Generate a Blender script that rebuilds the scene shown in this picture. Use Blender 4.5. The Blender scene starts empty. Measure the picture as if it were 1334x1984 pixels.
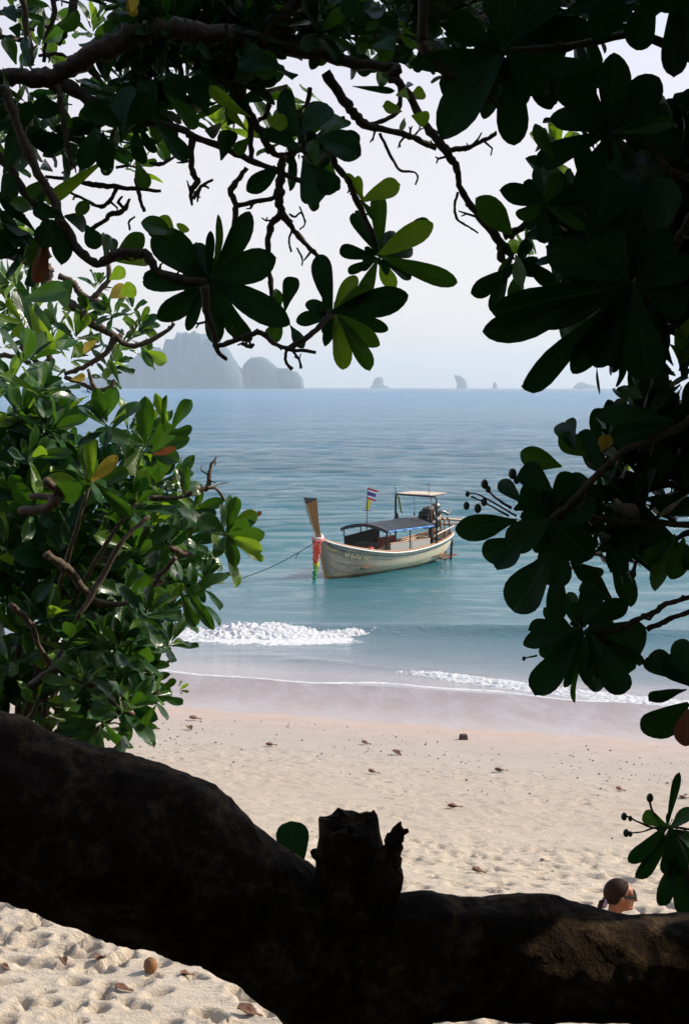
import bpy, math, random
import numpy as np
from mathutils import Vector, Matrix, noise as mnoise

random.seed(7); rng = np.random.default_rng(7)
scene = bpy.context.scene
C = scene.collection
rad = math.radians

# ------------------------------------------------------------------ camera, light, exposure
CAMZ = 6.5
FPX = 2755.6                     # focal length in pixels of the 1334 x 1984 photograph (50 mm, 24 x 36)
pitch = math.atan(242.0 / FPX)
roll = 0.003
Fv = Vector((0, math.cos(pitch), -math.sin(pitch)))
Rv = Vector((1, 0, roll)); Rv = (Rv - Fv * Rv.dot(Fv)).normalized()
Uv = Rv.cross(Fv).normalized()
cam_d = bpy.data.cameras.new('camera'); cam = bpy.data.objects.new('camera', cam_d); C.objects.link(cam)
cam_d.sensor_fit = 'VERTICAL'; cam_d.sensor_height = 36; cam_d.lens = 50
cam_d.clip_start = 0.05; cam_d.clip_end = 60000
M = Matrix((( Rv.x, Uv.x, -Fv.x, 0), (Rv.y, Uv.y, -Fv.y, 0), (Rv.z, Uv.z, -Fv.z, CAMZ), (0, 0, 0, 1)))
cam.matrix_world = M
scene.camera = cam
CAMP = Vector((0, 0, CAMZ))
def W(px, py, Y):
    """world point at distance Y (along +Y) that the photograph shows at pixel px, py"""
    d = Fv + Rv * ((px - 667) / FPX) + Uv * ((992 - py) / FPX)
    return CAMP + d * (Y / d.y)

SUN_AZ, SUN_EL = 74.0, 38.0      # azimuth clockwise from +Y
world = bpy.data.worlds.new('World'); scene.world = world; world.use_nodes = True
wn = world.node_tree
bg = wn.nodes['Background']; bg.inputs['Strength'].default_value = 0.15
sky = wn.nodes.new('ShaderNodeTexSky'); sky.sky_type = 'NISHITA'; sky.sun_disc = False
sky.sun_elevation = rad(SUN_EL); sky.sun_rotation = rad(SUN_AZ)
sky.air_density = 1.0; sky.dust_density = 1.2; sky.ozone_density = 2.0
veil = wn.nodes.new('ShaderNodeMix'); veil.data_type = 'RGBA'; veil.inputs[0].default_value = .6   # thin high cloud over the whole sky
veil.inputs[7].default_value = (4.1, 3.46, 3.25, 1)
tc_ = wn.nodes.new('ShaderNodeTexCoord'); sz_ = wn.nodes.new('ShaderNodeSeparateXYZ'); mr_ = wn.nodes.new('ShaderNodeMapRange')   # thicker towards the horizon, all the way round
wn.links.new(tc_.outputs['Generated'], sz_.inputs[0]); wn.links.new(sz_.outputs['Z'], mr_.inputs[0])
for i_, v_ in enumerate((.17, .55, .74, .08)): mr_.inputs[i_ + 1].default_value = v_
wn.links.new(mr_.outputs[0], veil.inputs[0])
wn.links.new(sky.outputs[0], veil.inputs[6]); wn.links.new(veil.outputs[2], bg.inputs[0])
sl = bpy.data.lights.new('sun', 'SUN'); sl.energy = 3.35; sl.angle = rad(0.5); sl.color = (1.0, 0.89, 0.73)
so = bpy.data.objects.new('sun', sl); C.objects.link(so)
sd = Vector((math.sin(rad(SUN_AZ)) * math.cos(rad(SUN_EL)), math.cos(rad(SUN_AZ)) * math.cos(rad(SUN_EL)), math.sin(rad(SUN_EL))))
so.rotation_euler = sd.to_track_quat('Z', 'Y').to_euler()
so.location = (20, 10, 30)
vs = scene.view_settings
scene.display_settings.display_device = 'sRGB'
vs.view_transform = 'Standard'; vs.look = 'None'; vs.gamma = 1; vs.exposure = 0.65; vs.use_curve_mapping = False
cy = scene.cycles
cy.max_bounces = 6; cy.diffuse_bounces = 3; cy.glossy_bounces = 3; cy.transmission_bounces = 4; cy.volume_bounces = 2
cy.caustics_reflective = False; cy.caustics_refractive = False; cy.sample_clamp_indirect = 6

# ------------------------------------------------------------------ helpers
def mat(name, col=(0.5, 0.5, 0.5), rough=0.6, metal=0.0, spec=0.5):
    m = bpy.data.materials.new(name); m.use_nodes = True
    b = m.node_tree.nodes['Principled BSDF']
    b.inputs['Base Color'].default_value = (*col, 1); b.inputs['Roughness'].default_value = rough
    b.inputs['Metallic'].default_value = metal; b.inputs['Specular IOR Level'].default_value = spec
    return m
class NT:
    def __init__(s, m): s.t = m.node_tree; s.n = s.t.nodes; s.l = s.t.links; s.b = s.n['Principled BSDF']
    def new(s, ty, **kw):
        n = s.n.new(ty)
        for k, v in kw.items(): setattr(n, k, v)
        return n
    def noise(s, scale, detail=4, rough=.55, vec=None, dist=0.0):
        n = s.new('ShaderNodeTexNoise'); n.inputs['Scale'].default_value = scale
        n.inputs['Detail'].default_value = detail; n.inputs['Roughness'].default_value = rough
        n.inputs['Distortion'].default_value = dist
        if vec is not None: s.l.new(vec, n.inputs['Vector'])
        return n.outputs['Fac']
    def coord(s, kind='Object', scale=(1, 1, 1), rot=(0, 0, 0)):
        if kind == 'World':
            o = s.new('ShaderNodeNewGeometry').outputs['Position']
        else:
            o = s.new('ShaderNodeTexCoord').outputs[kind]
        mp = s.new('ShaderNodeMapping'); mp.inputs['Scale'].default_value = scale; mp.inputs['Rotation'].default_value = rot
        s.l.new(o, mp.inputs['Vector']); return mp.outputs[0]
    def ramp(s, fac, stops, interp='LINEAR'):
        r = s.new('ShaderNodeValToRGB'); r.color_ramp.interpolation = interp
        e = r.color_ramp.elements
        while len(e) < len(stops): e.new(0.5)
        for i, (p, c) in enumerate(stops):
            e[i].position = p; e[i].color = (*c, 1) if len(c) == 3 else c
        s.l.new(fac, r.inputs[0]); return r.outputs[0]
    def mix(s, fac, a, b, mode='MIX'):
        n = s.new('ShaderNodeMix'); n.data_type = 'RGBA'; n.blend_type = mode
        for i, v in ((0, fac), (6, a), (7, b)):
            if isinstance(v, (int, float)): n.inputs[i].default_value = v
            elif isinstance(v, tuple): n.inputs[i].default_value = (*v, 1)
            else: s.l.new(v, n.inputs[i])
        return n.outputs[2]
    def math(s, op, a, b=0.0, clamp=False):
        n = s.new('ShaderNodeMath'); n.operation = op; n.use_clamp = clamp
        for i, v in ((0, a), (1, b)):
            if isinstance(v, (int, float)): n.inputs[i].default_value = v
            else: s.l.new(v, n.inputs[i])
        return n.outputs[0]
    def mapr(s, v, a, b, c=0.0, d=1.0):
        n = s.new('ShaderNodeMapRange'); s.l.new(v, n.inputs[0])
        for i, x in enumerate((a, b, c, d)): n.inputs[i + 1].default_value = x
        return n.outputs[0]
    def bump(s, h, strength=.4, dist=.02, nrm=None):
        n = s.new('ShaderNodeBump'); n.inputs['Strength'].default_value = strength; n.inputs['Distance'].default_value = dist
        s.l.new(h, n.inputs['Height'])
        if nrm is not None: s.l.new(nrm, n.inputs['Normal'])
        s.l.new(n.outputs[0], s.b.inputs['Normal']); return n.outputs[0]
    def col(s, c): s.l.new(c, s.b.inputs['Base Color'])
    def rough(s, c): s.l.new(c, s.b.inputs['Roughness'])

def tag(o, label=None, cat=None, group=None, kind=None):
    if label: o['label'] = label
    if cat: o['category'] = cat
    if group: o['group'] = group
    if kind: o['kind'] = kind
    return o
def thing(name, label, cat, loc=(0, 0, 0), rz=0.0, group=None, kind=None):
    o = bpy.data.objects.new(name, None); C.objects.link(o); o.empty_display_size = .1
    o.location = loc; o.rotation_euler = (0, 0, rz)
    return tag(o, label, cat, group, kind)
def mesh_obj(name, verts, faces, m, parent=None, smooth=False, mats=None, midx=None):
    me = bpy.data.meshes.new(name); me.from_pydata([tuple(v) for v in verts], [], faces)
    for x in (mats or [m]): me.materials.append(x)
    if midx is not None: me.polygons.foreach_set('material_index', midx)
    if smooth: me.polygons.foreach_set('use_smooth', [True] * len(me.polygons))
    me.update()
    o = bpy.data.objects.new(name, me); C.objects.link(o)
    if parent: o.parent = parent
    return o
def np_mesh(name, V, F, m, parent=None, smooth=True):
    """big quad mesh from numpy arrays"""
    me = bpy.data.meshes.new(name)
    me.vertices.add(len(V)); me.vertices.foreach_set('co', np.asarray(V, dtype=np.float32).ravel())
    F = np.asarray(F, dtype=np.int32); k = F.shape[1]
    me.loops.add(F.size); me.loops.foreach_set('vertex_index', F.ravel())
    me.polygons.add(len(F)); me.polygons.foreach_set('loop_start', np.arange(0, F.size, k, dtype=np.int32))
    me.polygons.foreach_set('loop_total', np.full(len(F), k, dtype=np.int32))
    me.materials.append(m); me.update(calc_edges=True)
    me.polygons.foreach_set('use_smooth', np.full(len(F), smooth))
    me.validate()
    o = bpy.data.objects.new(name, me); C.objects.link(o)
    if parent: o.parent = parent
    return o
def grid_faces(nr, nc):
    i = np.arange(nr - 1)[:, None] * nc + np.arange(nc - 1)[None, :]
    i = i.ravel(); return np.stack([i, i + 1, i + 1 + nc, i + nc], 1)

class MB:
    def __init__(s): s.v = []; s.f = []
    def add(s, vs, fs):
        k = len(s.v); s.v += [tuple(v) for v in vs]; s.f += [tuple(i + k for i in f) for f in fs]; return s
    def box(s, c, d, R=None, taper=1.0):
        vs = []
        for z in (-1, 1):
            t = taper if z > 0 else 1.0
            for x, y in ((-1, -1), (1, -1), (1, 1), (-1, 1)):
                p = Vector((x * d[0] / 2 * t, y * d[1] / 2 * t, z * d[2] / 2))
                if R is not None: p = R @ p
                vs.append(p + Vector(c))
        return s.add(vs, [(3, 2, 1, 0), (4, 5, 6, 7), (0, 1, 5, 4), (1, 2, 6, 5), (2, 3, 7, 6), (3, 0, 4, 7)])
    def tube(s, pts, r, n=8, cap=True, jit=0.0):
        pts = [Vector(p) for p in pts]
        rs = r if isinstance(r, (list, tuple)) else [r] * len(pts)
        vs = []; prev = None
        for i, p in enumerate(pts):
            a = pts[max(i - 1, 0)]; b = pts[min(i + 1, len(pts) - 1)]
            t = (b - a).normalized()
            if prev is None:
                ref = Vector((0, 0, 1)) if abs(t.z) < .9 else Vector((1, 0, 0))
                u = t.cross(ref).normalized()
            else:
                u = (prev - t * prev.dot(t)).normalized()
            prev = u; w = t.cross(u)
            for k in range(n):
                a_ = 2 * math.pi * k / n
                rr = rs[i] * (1 + (random.uniform(-jit, jit) if jit else 0))
                vs.append(p + (u * math.cos(a_) + w * math.sin(a_)) * rr)
        fs = []
        for i in range(len(pts) - 1):
            for k in range(n):
                fs.append((i * n + k, i * n + (k + 1) % n, (i + 1) * n + (k + 1) % n, (i + 1) * n + k))
        if cap:
            fs.append(tuple(range(n - 1, -1, -1))); fs.append(tuple((len(pts) - 1) * n + k for k in range(n)))
        return s.add(vs, fs)
    def ball(s, c, r, nu=12, nv=8, R=None, jit=0.0):
        r = r if isinstance(r, (list, tuple)) else (r, r, r)
        vs = [];
        for j in range(nv + 1):
            th = math.pi * j / nv
            for i in range(nu):
                ph = 2 * math.pi * i / nu
                k = 1 + (random.uniform(-jit, jit) if jit else 0)
                p = Vector((r[0] * math.sin(th) * math.cos(ph) * k, r[1] * math.sin(th) * math.sin(ph) * k, r[2] * math.cos(th) * k))
                if R is not None: p = R @ p
                vs.append(p + Vector(c))
        fs = []
        for j in range(nv):
            for i in range(nu):
                fs.append((j * nu + i, (j + 1) * nu + i, (j + 1) * nu + (i + 1) % nu, j * nu + (i + 1) % nu))
        return s.add(vs, fs)
    def build(s, name, m, parent=None, smooth=False):
        return mesh_obj(name, s.v, s.f, m, parent, smooth)
def smooth_path(pts, sub=4, wob=0.0):
    """Catmull-Rom through (x, y, z, r) rows"""
    P = [np.array(p, float) for p in pts]; P = [2 * P[0] - P[1]] + P + [2 * P[-1] - P[-2]]
    out = []
    for i in range(1, len(P) - 2):
        for k in range(sub):
            t = k / sub
            out.append(.5 * ((2 * P[i]) + (-P[i - 1] + P[i + 1]) * t + (2 * P[i - 1] - 5 * P[i] + 4 * P[i + 1] - P[i + 2]) * t * t + (-P[i - 1] + 3 * P[i] - 3 * P[i + 1] + P[i + 2]) * t ** 3))
    out.append(P[-2])
    res = []
    for i, p in enumerate(out):
        w = wob * p[3] if 0 < i < len(out) - 1 else 0
        res.append((p[0] + random.gauss(0, w), p[1] + random.gauss(0, w), p[2] + random.gauss(0, w), max(p[3], .0008) * (1 + random.uniform(-.12, .16) * (1 if wob else 0))))
    return res

def fnoise(x, y, seed=0, octs=4, lac=2.0, gain=.5):
    """cheap vectorised value noise in -1..1"""
    r = np.zeros_like(x); a = 1.0; tot = 0
    for o in range(octs):
        xi = np.floor(x).astype(np.int64); yi = np.floor(y).astype(np.int64)
        fx = x - xi; fy = y - yi; fx = fx * fx * (3 - 2 * fx); fy = fy * fy * (3 - 2 * fy)
        def h(i, j):
            n = (i * 374761393 + j * 668265263 + (seed + o) * 1442695041) & 0xffffffff
            n = ((n ^ (n >> 13)) * 1274126177) & 0xffffffff
            return ((n ^ (n >> 16)) & 0xffff) / 32767.5 - 1
        r += a * ((h(xi, yi) * (1 - fx) + h(xi + 1, yi) * fx) * (1 - fy) + (h(xi, yi + 1) * (1 - fx) + h(xi + 1, yi + 1) * fx) * fy)
        tot += a; a *= gain; x = x * lac + 17.3; y = y * lac + 9.1
    return r / tot

# ------------------------------------------------------------------ ground profile
def shore_y(x): return 30.8 - 4.6 * np.tanh(.31 * x / 4.6 * .98)
def sm(a, b, t):
    t = np.clip((t - a) / (b - a), 0, 1); return t * t * (3 - 2 * t)
def sand_base(x, y):
    d = shore_y(x) - y                                   # metres inland of the water's edge
    z = np.where(d < 0, d * .07, 0.055 * d + .0035 * np.clip(d, 0, 40) ** 2)
    z = np.where(d < -40, -2.8, z)
    flat = 2.35
    z = np.where(z > flat - .3, flat - .3 + .3 * np.tanh((z - flat + .3) / .3), z)
    bank = sm(7.6, 3.3, y) * (4.72 - 2.35)
    return z + bank
def sand_hit(px, py):
    for Y in np.arange(7.8, 40, .02):
        p = W(px, py, Y)
        if p.z <= float(sand_base(np.array(p.x), np.array(p.y))) : return p
    return W(px, py, 40)

# ------------------------------------------------------------------ sand
def make_sand():
    xs = np.concatenate([-np.geomspace(400, 9, 22), np.arange(-8.9, -3.3, .07), np.arange(-3.3, 3.8, .027), np.arange(3.8, 8.9, .07), np.geomspace(9, 400, 22)])
    ys = np.concatenate([np.arange(-60, -8, 6), np.arange(-8, 8.6, .25), np.arange(8.6, 13.5, .027), np.arange(13.5, 34, .06), np.geomspace(34, 260, 24)])
    X, Y = np.meshgrid(xs, ys)
    Z = sand_base(X, Y)
    d = shore_y(X) - Y
    dry = sm(8, 17, d)
    Z = Z + dry * (.03 * fnoise(X * .9, Y * .9, 3, 3) + .018 * fnoise(X * 3.5, Y * 5, 5, 3))
    near = sm(13.5, 10.2, Y) * sm(8, 8.6, Y)
    # trampled hollows with pushed-up rims
    n = 1350
    cx = rng.uniform(-3.4, 3.7, n); cyy = rng.uniform(8.7, 14.5, n)
    for i in range(n):
        a = rng.uniform(.030, .058); b = a * rng.uniform(1.0, 1.9); dep = rng.uniform(.055, .105) * (1.0 if cyy[i] < 11.6 else .45)
        ang = rng.uniform(-.7, .7)
        ix = np.searchsorted(xs, [cx[i] - .3, cx[i] + .3]); iy = np.searchsorted(ys, [cyy[i] - .3, cyy[i] + .3])
        sx = slice(ix[0], ix[1]); sy = slice(iy[0], iy[1])
        u = X[sy, sx] - cx[i]; v = Y[sy, sx] - cyy[i]
        uu = (u * math.cos(ang) + v * math.sin(ang)) / b; vv = (-u * math.sin(ang) + v * math.cos(ang)) / a
        r2 = uu * uu + vv * vv
        Z[sy, sx] += dep * (-1.0 / (1 + r2 ** 3) + .22 * np.exp(-(np.sqrt(r2) - 1.6) ** 2 * 4))
    # small scuffs further down the beach
    n = 1700
    cx = rng.uniform(-5.5, 6.5, n); cyy = rng.uniform(12, 23, n)
    for i in range(n):
        a = rng.uniform(.03, .06); b = a * rng.uniform(1.2, 3.4); dep = rng.uniform(.010, .024)
        ix = np.searchsorted(xs, [cx[i] - .3, cx[i] + .3]); iy = np.searchsorted(ys, [cyy[i] - .3, cyy[i] + .3])
        sx = slice(ix[0], ix[1]); sy = slice(iy[0], iy[1])
        u = (X[sy, sx] - cx[i]) / b; v = (Y[sy, sx] - cyy[i]) / a; r2 = u * u + v * v
        if float(shore_y(cx[i])) - cyy[i] < 9: continue
        Z[sy, sx] += dep * (-1.2 * np.exp(-r2 * 1.3) + .6 * np.exp(-(np.sqrt(r2) - 1.5) ** 2 * 4))
    V = np.stack([X, Y, Z], -1).reshape(-1, 3)
    m = mat('beach_sand', rough=.9); t = NT(m)
    at = t.new('ShaderNodeAttribute'); at.attribute_name = 'inland'
    wv = t.coord('World')
    ed = t.noise(.8, 4, .6, t.coord('World', (1, 1.6, 1)))
    dd = t.math('ADD', at.outputs['Fac'], t.math('MULTIPLY', t.math('SUBTRACT', ed, .5), 1.3))
    f = t.math('DIVIDE', dd, 24)
    base = t.ramp(f, [(0.0, (.27, .235, .235)), (.12, (.33, .29, .285)), (.19, (.42, .37, .355)), (.21, (.48, .37, .31)), (.26, (.44, .36, .305)), (.32, (.42, .37, .315)), (.50, (.51, .425, .335)), (.75, (.62, .525, .405)), (1, (.64, .545, .42))])
    g1 = t.noise(2.2, 5, .65, wv); g2 = t.noise(140, 3, .7, wv); g3 = t.noise(22, 4, .7, t.coord('World', (1, 2.2, 1)))
    base = t.mix(1.0, base, t.ramp(g1, [(.25, (.88, .87, .86)), (.75, (1.05, 1.05, 1.05))]), 'MULTIPLY')
    base = t.mix(1.0, base, t.ramp(g2, [(.25, (.80, .79, .78)), (.7, (1.06, 1.06, 1.06))]), 'MULTIPLY')
    spk = t.math('MULTIPLY', t.math('GREATER_THAN', g3, .66), .35)
    base = t.mix(t.math('MULTIPLY', spk, t.mapr(dd, 6, 12)), base, (.22, .16, .11))
    bank_dark = t.mapr(t.math('ADD', at.outputs['Fac'], t.math('MULTIPLY', t.math('SUBTRACT', ed, .5), 2.0)), 22.6, 23.6)  # unseen near bank given dark tones to bounce less light onto the leaves
    bank_col = t.ramp(t.noise(9, 5, .7, wv), [(.3, (.02, .016, .011)), (.55, (.06, .042, .026)), (.75, (.12, .075, .04))])
    base = t.mix(bank_dark, base, bank_col)
    # wet streaks left by the backwash; sky reflection painted in as a paler tone
    st = t.noise(1.1, 6, .68, t.coord('World', (1.5, .38, 1), (0, 0, .55)), .25)
    wet = t.math('MULTIPLY', t.mapr(dd, 5.3, 4.3), 1.0)
    film = t.math('MULTIPLY', wet, t.mapr(st, .38, .62))
    base = t.mix(t.math('MULTIPLY', film, .2), base, (.50, .45, .45))
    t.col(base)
    t.rough(t.math('SUBTRACT', .92, t.math('MULTIPLY', t.math('ADD', t.math('MULTIPLY', wet, .35), t.math('MULTIPLY', film, .65)), .58)))
    hb = t.math('ADD', t.math('MULTIPLY', g2, .25), t.math('ADD', t.math('MULTIPLY', t.noise(35, 4, .7, wv), .7), t.math('MULTIPLY', t.noise(9, 4, .6, t.coord('World', (1, 2.6, 1))), 1.6)))
    hb = t.math('MULTIPLY', hb, t.math('MAXIMUM', t.mapr(dd, 5, 14), .06))
    t.bump(hb, .85, .03)
    o = np_mesh('sand', V, grid_faces(len(ys), len(xs)), m)
    a = o.data.attributes.new('inland', 'FLOAT', 'POINT'); a.data.foreach_set('value', d.astype(np.float32).ravel())
    tag(o, 'pale beach sand sloping down to the sea, trampled and dry near the camera', kind='structure')
    return o
make_sand()

# ------------------------------------------------------------------ sea
waves = []
for i in range(70):
    L = math.exp(random.uniform(math.log(.45), math.log(7.5)))
    th = random.gauss(0, .42) + .12
    k = 2 * math.pi / L
    waves.append((k * math.sin(th), -k * math.cos(th), .0052 * L ** .86 * random.uniform(.5, 1.3), random.uniform(0, 6.28), L))
def sea_z(X, Y, far=True):
    off = Y - shore_y(X)
    Z = np.zeros_like(X)
    for kx, ky, a, ph, L in waves:
        fade = 1.0 if not far else np.clip((L * 64 - Y) / (L * 40), 0, 1)
        Z += a * fade * (.42 + .58 * sm(56, 110, Y)) * np.sin(kx * X + ky * Y + ph + .6 * np.sin(.31 * X + .17 * Y + ph))
    Z *= .04 + .96 * sm(1.0, 14, off)
    # the swell about to break and the one behind it
    w1 = .24 * sm(-9, -1, X) * sm(15, 5.5, X) + .05
    yc = 37.0 + .10 * np.sin(X * .6) + .15 * np.sin(X * .21 + 1) - .02 * X
    u = (Y - yc)
    Z += w1 * np.where(u < 0, np.exp(-(u / .38) ** 2), np.exp(-(u / 1.3) ** 2))
    yc2 = 33.0 - .58 * X + .12 * np.sin(X * .9)
    u = (Y - yc2)
    Z += .07 * sm(-3, .5, X) * np.where(u < 0, np.exp(-(u / .25) ** 2), np.exp(-(u / .9) ** 2))
    for yb, a in ((44.5, .07), (60.0, .10), (78, .09)):
        u = Y - yb - .05 * X - .5 * np.sin(X * .23 + yb)
        Z += a * np.exp(-(u / 1.6) ** 2) * (.6 + .4 * np.sin(X * .35 + yb))
    return Z
def make_sea():
    ys = [24.0]
    while ys[-1] < 520: ys.append(ys[-1] * 1.0031)
    while ys[-1] < 14500: ys.append(ys[-1] * 1.05)
    ys = np.array(ys)
    u = np.concatenate([-np.geomspace(4, .33, 14), np.linspace(-.32, .32, 420), np.geomspace(.33, 4, 14)])
    U, Y = np.meshgrid(u, ys); X = U * Y
    Z = sea_z(X, Y)
    off = Y - shore_y(X)
    V = np.stack([X, Y, Z], -1).reshape(-1, 3)
    m = mat('sea_water', (.03, .12, .16), .08, 0, .28); t = NT(m)
    t.b.inputs['IOR'].default_value = 1.33
    at = t.new('ShaderNodeAttribute'); at.attribute_name = 'offshore'
    lg = t.math('LOGARITHM', t.math('MAXIMUM', at.outputs['Fac'], 1), 10)
    lw = t.noise(.25, 4, .6, t.coord('World', (.35, 1.6, 1)))
    lg = t.math('ADD', lg, t.math('MULTIPLY', t.math('SUBTRACT', lw, .5), .35))
    c = t.ramp(t.math('DIVIDE', lg, 4), [(0, (.36, .34, .34)), (.10, (.22, .25, .27)), (.24, (.08, .17, .20)), (.36, (.010, .14, .17)), (.55, (.006, .17, .30)), (.75, (.006, .20, .40)), (.86, (.003, .12, .24)), (1, (.012, .06, .12))])
    t.col(c)
    wv = t.coord('World', (1, 1.7, 1))
    n1 = t.noise(4.6, 5, .68, wv, .3); n2 = t.noise(.55, 4, .55, t.coord('World', (.7, 2.0, 1)), .5)
    n3 = t.noise(.06, 4, .5, t.coord('World', (.45, 2.6, 1)), .5)
    n4 = t.noise(14, 3, .6, wv)
    h = t.math('ADD', t.math('MULTIPLY', n1, .30), t.math('ADD', t.math('MULTIPLY', n2, .7), t.math('ADD', t.math('MULTIPLY', n3, 4.0), t.math('MULTIPLY', n4, .07))))
    n5 = t.noise(1.5, 4, .7, t.coord('World', (.3, 1.3, 1)), .4); n6 = t.noise(.05, 3, .5, t.coord('World', (.3, 1.1, 1)))
    h = t.math('MULTIPLY', t.math('ADD', h, t.math('MULTIPLY', n5, .55)), t.mapr(n6, .35, .65, .65, 1.35))
    h = t.math('MULTIPLY', h, t.ramp(t.math('DIVIDE', at.outputs['Fac'], 80), [(0, (.07,) * 3), (.14, (.13,) * 3), (.30, (.16,) * 3), (.60, (.6,) * 3), (1, (1,) * 3)]))
    t.bump(h, 1.0, 1.1)
    t.rough(t.mapr(lg, 1.2, 3.2, .05, .18))
    o = np_mesh('sea', V, grid_faces(len(ys), len(u)), m)
    a = o.data.attributes.new('offshore', 'FLOAT', 'POINT'); a.data.foreach_set('value', off.astype(np.float32).ravel())
    tag(o, 'rippled blue green sea reaching the hazy horizon', kind='structure')
make_sea()

foam_m = mat('sea_foam', (.66, .66, .66), .7); _t = NT(foam_m)
_t.bump(_t.noise(30, 4, .7, _t.coord('World')), .7, .03)
def foam(name, x0, x1, yfun, wfun, hfun, base, seed, label, res=.035, thr=.1, freq=2.6):
    nx = int((x1 - x0) / res); wmax = 1.0; ny = 48
    xs = np.linspace(x0, x1, nx); v = np.linspace(-1, 1, ny)
    Xg, Vg = np.meshgrid(xs, v)
    Yg = yfun(Xg) + Vg * wfun(Xg)
    n = .5 * fnoise(Xg * freq, Yg * freq * 1.6, seed, 4, 2.2, .62) + .5 * fnoise(Xg * freq * 3.7, Yg * freq * 4, seed + 9, 3)
    env = (1 - np.abs(Vg) ** 1.6) * np.minimum(1, np.minimum((Xg - x0), (x1 - Xg)) / .8)
    h = hfun(Xg) * (env * 1.35 - thr - .45 + n * 1.15)
    h = np.clip(h, -.03, None) + hfun(Xg) * .34 * (fnoise(Xg * 13, Yg * 15, seed + 4, 3, 2.2, .7)) * (h > -.02)
    Z = base(Xg, Yg) + h
    o = np_mesh(name, np.stack([Xg, Yg, Z], -1).reshape(-1, 3), grid_faces(ny, nx), foam_m)
    tag(o, label, 'foam', kind='stuff'); return o
crest = lambda X: 37.0 + .10 * np.sin(X * .6) + .15 * np.sin(X * .21 + 1) - .02 * X
foam('wave_foam', -9.0, 1.0, lambda X: crest(X) - .45 + .1 * np.sin(X * 2.1), lambda X: .38 * sm(1.2, -2.0, X) + .12, lambda X: .085 + .04 * np.sin(X * 1.7), sea_z, 3, 'white foam tumbling off the breaking wave left of the boat', thr=.06, res=.03, freq=4.5)
foam('foam_lace', -9.0, .8, lambda X: crest(X) - .9 + .2 * np.sin(X * 1.1), lambda X: .8 + 0 * X, lambda X: .02 + 0 * X, sea_z, 13, 'broken lace of foam drifting in front of the breaking wave', thr=.42, freq=3.5)
foam('wave_foam', .9, 10.0, lambda X: 32.7 - .58 * X + .12 * np.sin(X * .9), lambda X: .10 + .30 * sm(.6, 3.0, X), lambda X: .045 + 0 * X, sea_z, 5, 'white foam line of the smaller wave reaching the wet sand', thr=.10, res=.03, freq=5)
foam('edge_foam', -9, 12, lambda X: shore_y(X) + .12 + .22 * np.sin(X * .9) + .1 * np.sin(X * 2.3), lambda X: .11 + 0 * X, lambda X: .016 + 0 * X,
     lambda X, Y: np.maximum(sand_base(X, Y), sea_z(X, Y)), 8, 'thin lace of foam along the edge of the water', thr=.16, freq=5)

# ------------------------------------------------------------------ islands and haze
rock_m = mat('limestone', (.14, .15, .12), .9); _t = NT(rock_m)
_n = _t.noise(.02, 6, .65, _t.coord('World', (1, 1, .45)))
_t.col(_t.ramp(_n, [(.35, (.03, .06, .075)), (.58, (.055, .09, .10)), (.76, (.17, .18, .17))]))
beach_m = mat('far_beach', (.7, .62, .5), .9)
def karst(name, prof, Y, thick, label, seed, beach=None):
    S = Y / FPX
    px = np.array([p[0] for p in prof], float); py = np.array([p[1] for p in prof], float)
    hz = 748 + 4 * px / 1334
    xs = np.linspace(px[0], px[-1], int((px[-1] - px[0]) * 1.3) + 8)
    H = np.interp(xs, px, (hz - py)) * S
    v = np.linspace(-1, 1, 60)
    XX, VV = np.meshgrid((xs - 667) * S, v); HH = np.tile(H, (len(v), 1))
    nz = fnoise(XX / 38, VV * thick / 38, seed, 5)
    env = np.clip((1.0 - np.abs(VV)) * (4.5 + 2.5 * fnoise(XX / 45, VV * 2, seed + 3, 3)), 0, 1) ** .6
    Z = HH * env * (1 + .0 * nz) + HH * .10 * nz * sm(.1, .4, np.abs(VV)) * env - 2
    Z = np.maximum(Z, -6)
    YY = Y + VV * thick / 2 + 10 * nz
    o = np_mesh(name, np.stack([XX, YY, Z], -1).reshape(-1, 3), grid_faces(len(v), len(xs)), rock_m)
    tag(o, label, 'island', kind='structure'); return o
karst('island', [(120, 742), (160, 735), (205, 722), (240, 714), (262, 700), (280, 683), (295, 673), (318, 676), (323, 688), (330, 661), (346, 658), (351, 645), (392, 646), (427, 660), (441, 675), (455, 702), (463, 712), (469, 722), (473, 748)],
      5600, 380, 'large hazy limestone island with a flat summit behind the left branches', 2)
karst('island', [(462, 748), (469, 720), (476, 702), (490, 690), (512, 691), (529, 705), (536, 711), (555, 712), (575, 718), (584, 730), (587, 748)], 5750, 300, 'rounded hazy limestone island just right of the largest one', 6)
def stack_rock(name, rows, Y, label, seed):
    S = Y / FPX; mb = MB(); n = 16; vs = []
    for j, (py, xl, xr) in enumerate(rows):
        c = (xl + xr) / 2; w = (xr - xl) / 2 * S
        for k in range(n):
            a = 2 * math.pi * k / n
            q = 1 + (.10 * mnoise.noise(Vector((k * .9, j * .8, seed))) if 0 < k < n / 2 or k > n / 2 else 0)
            vs.append(((c - 667) * S + math.cos(a) * w * q, Y + math.sin(a) * w * .9 * q, (749.8 - py) * S))
    fs = [(j * n + k, (j + 1) * n + k, (j + 1) * n + (k + 1) % n, j * n + (k + 1) % n) for j in range(len(rows) - 1) for k in range(n)]
    fs += [tuple(range(n))]
    mb.add(vs, fs); tag(mb.build(name, rock_m), label, 'rock', 'far rock stacks on the horizon', kind='structure')
YR = 8200
stack_rock('sea_stack', [(728, 731, 735), (730, 726, 740), (735, 722, 741), (740, 721, 741), (745, 719, 743), (746, 716, 752), (753, 714, 754)], YR, 'small hazy rock with a low tail, leftmost of the horizon rocks', 1)
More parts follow.
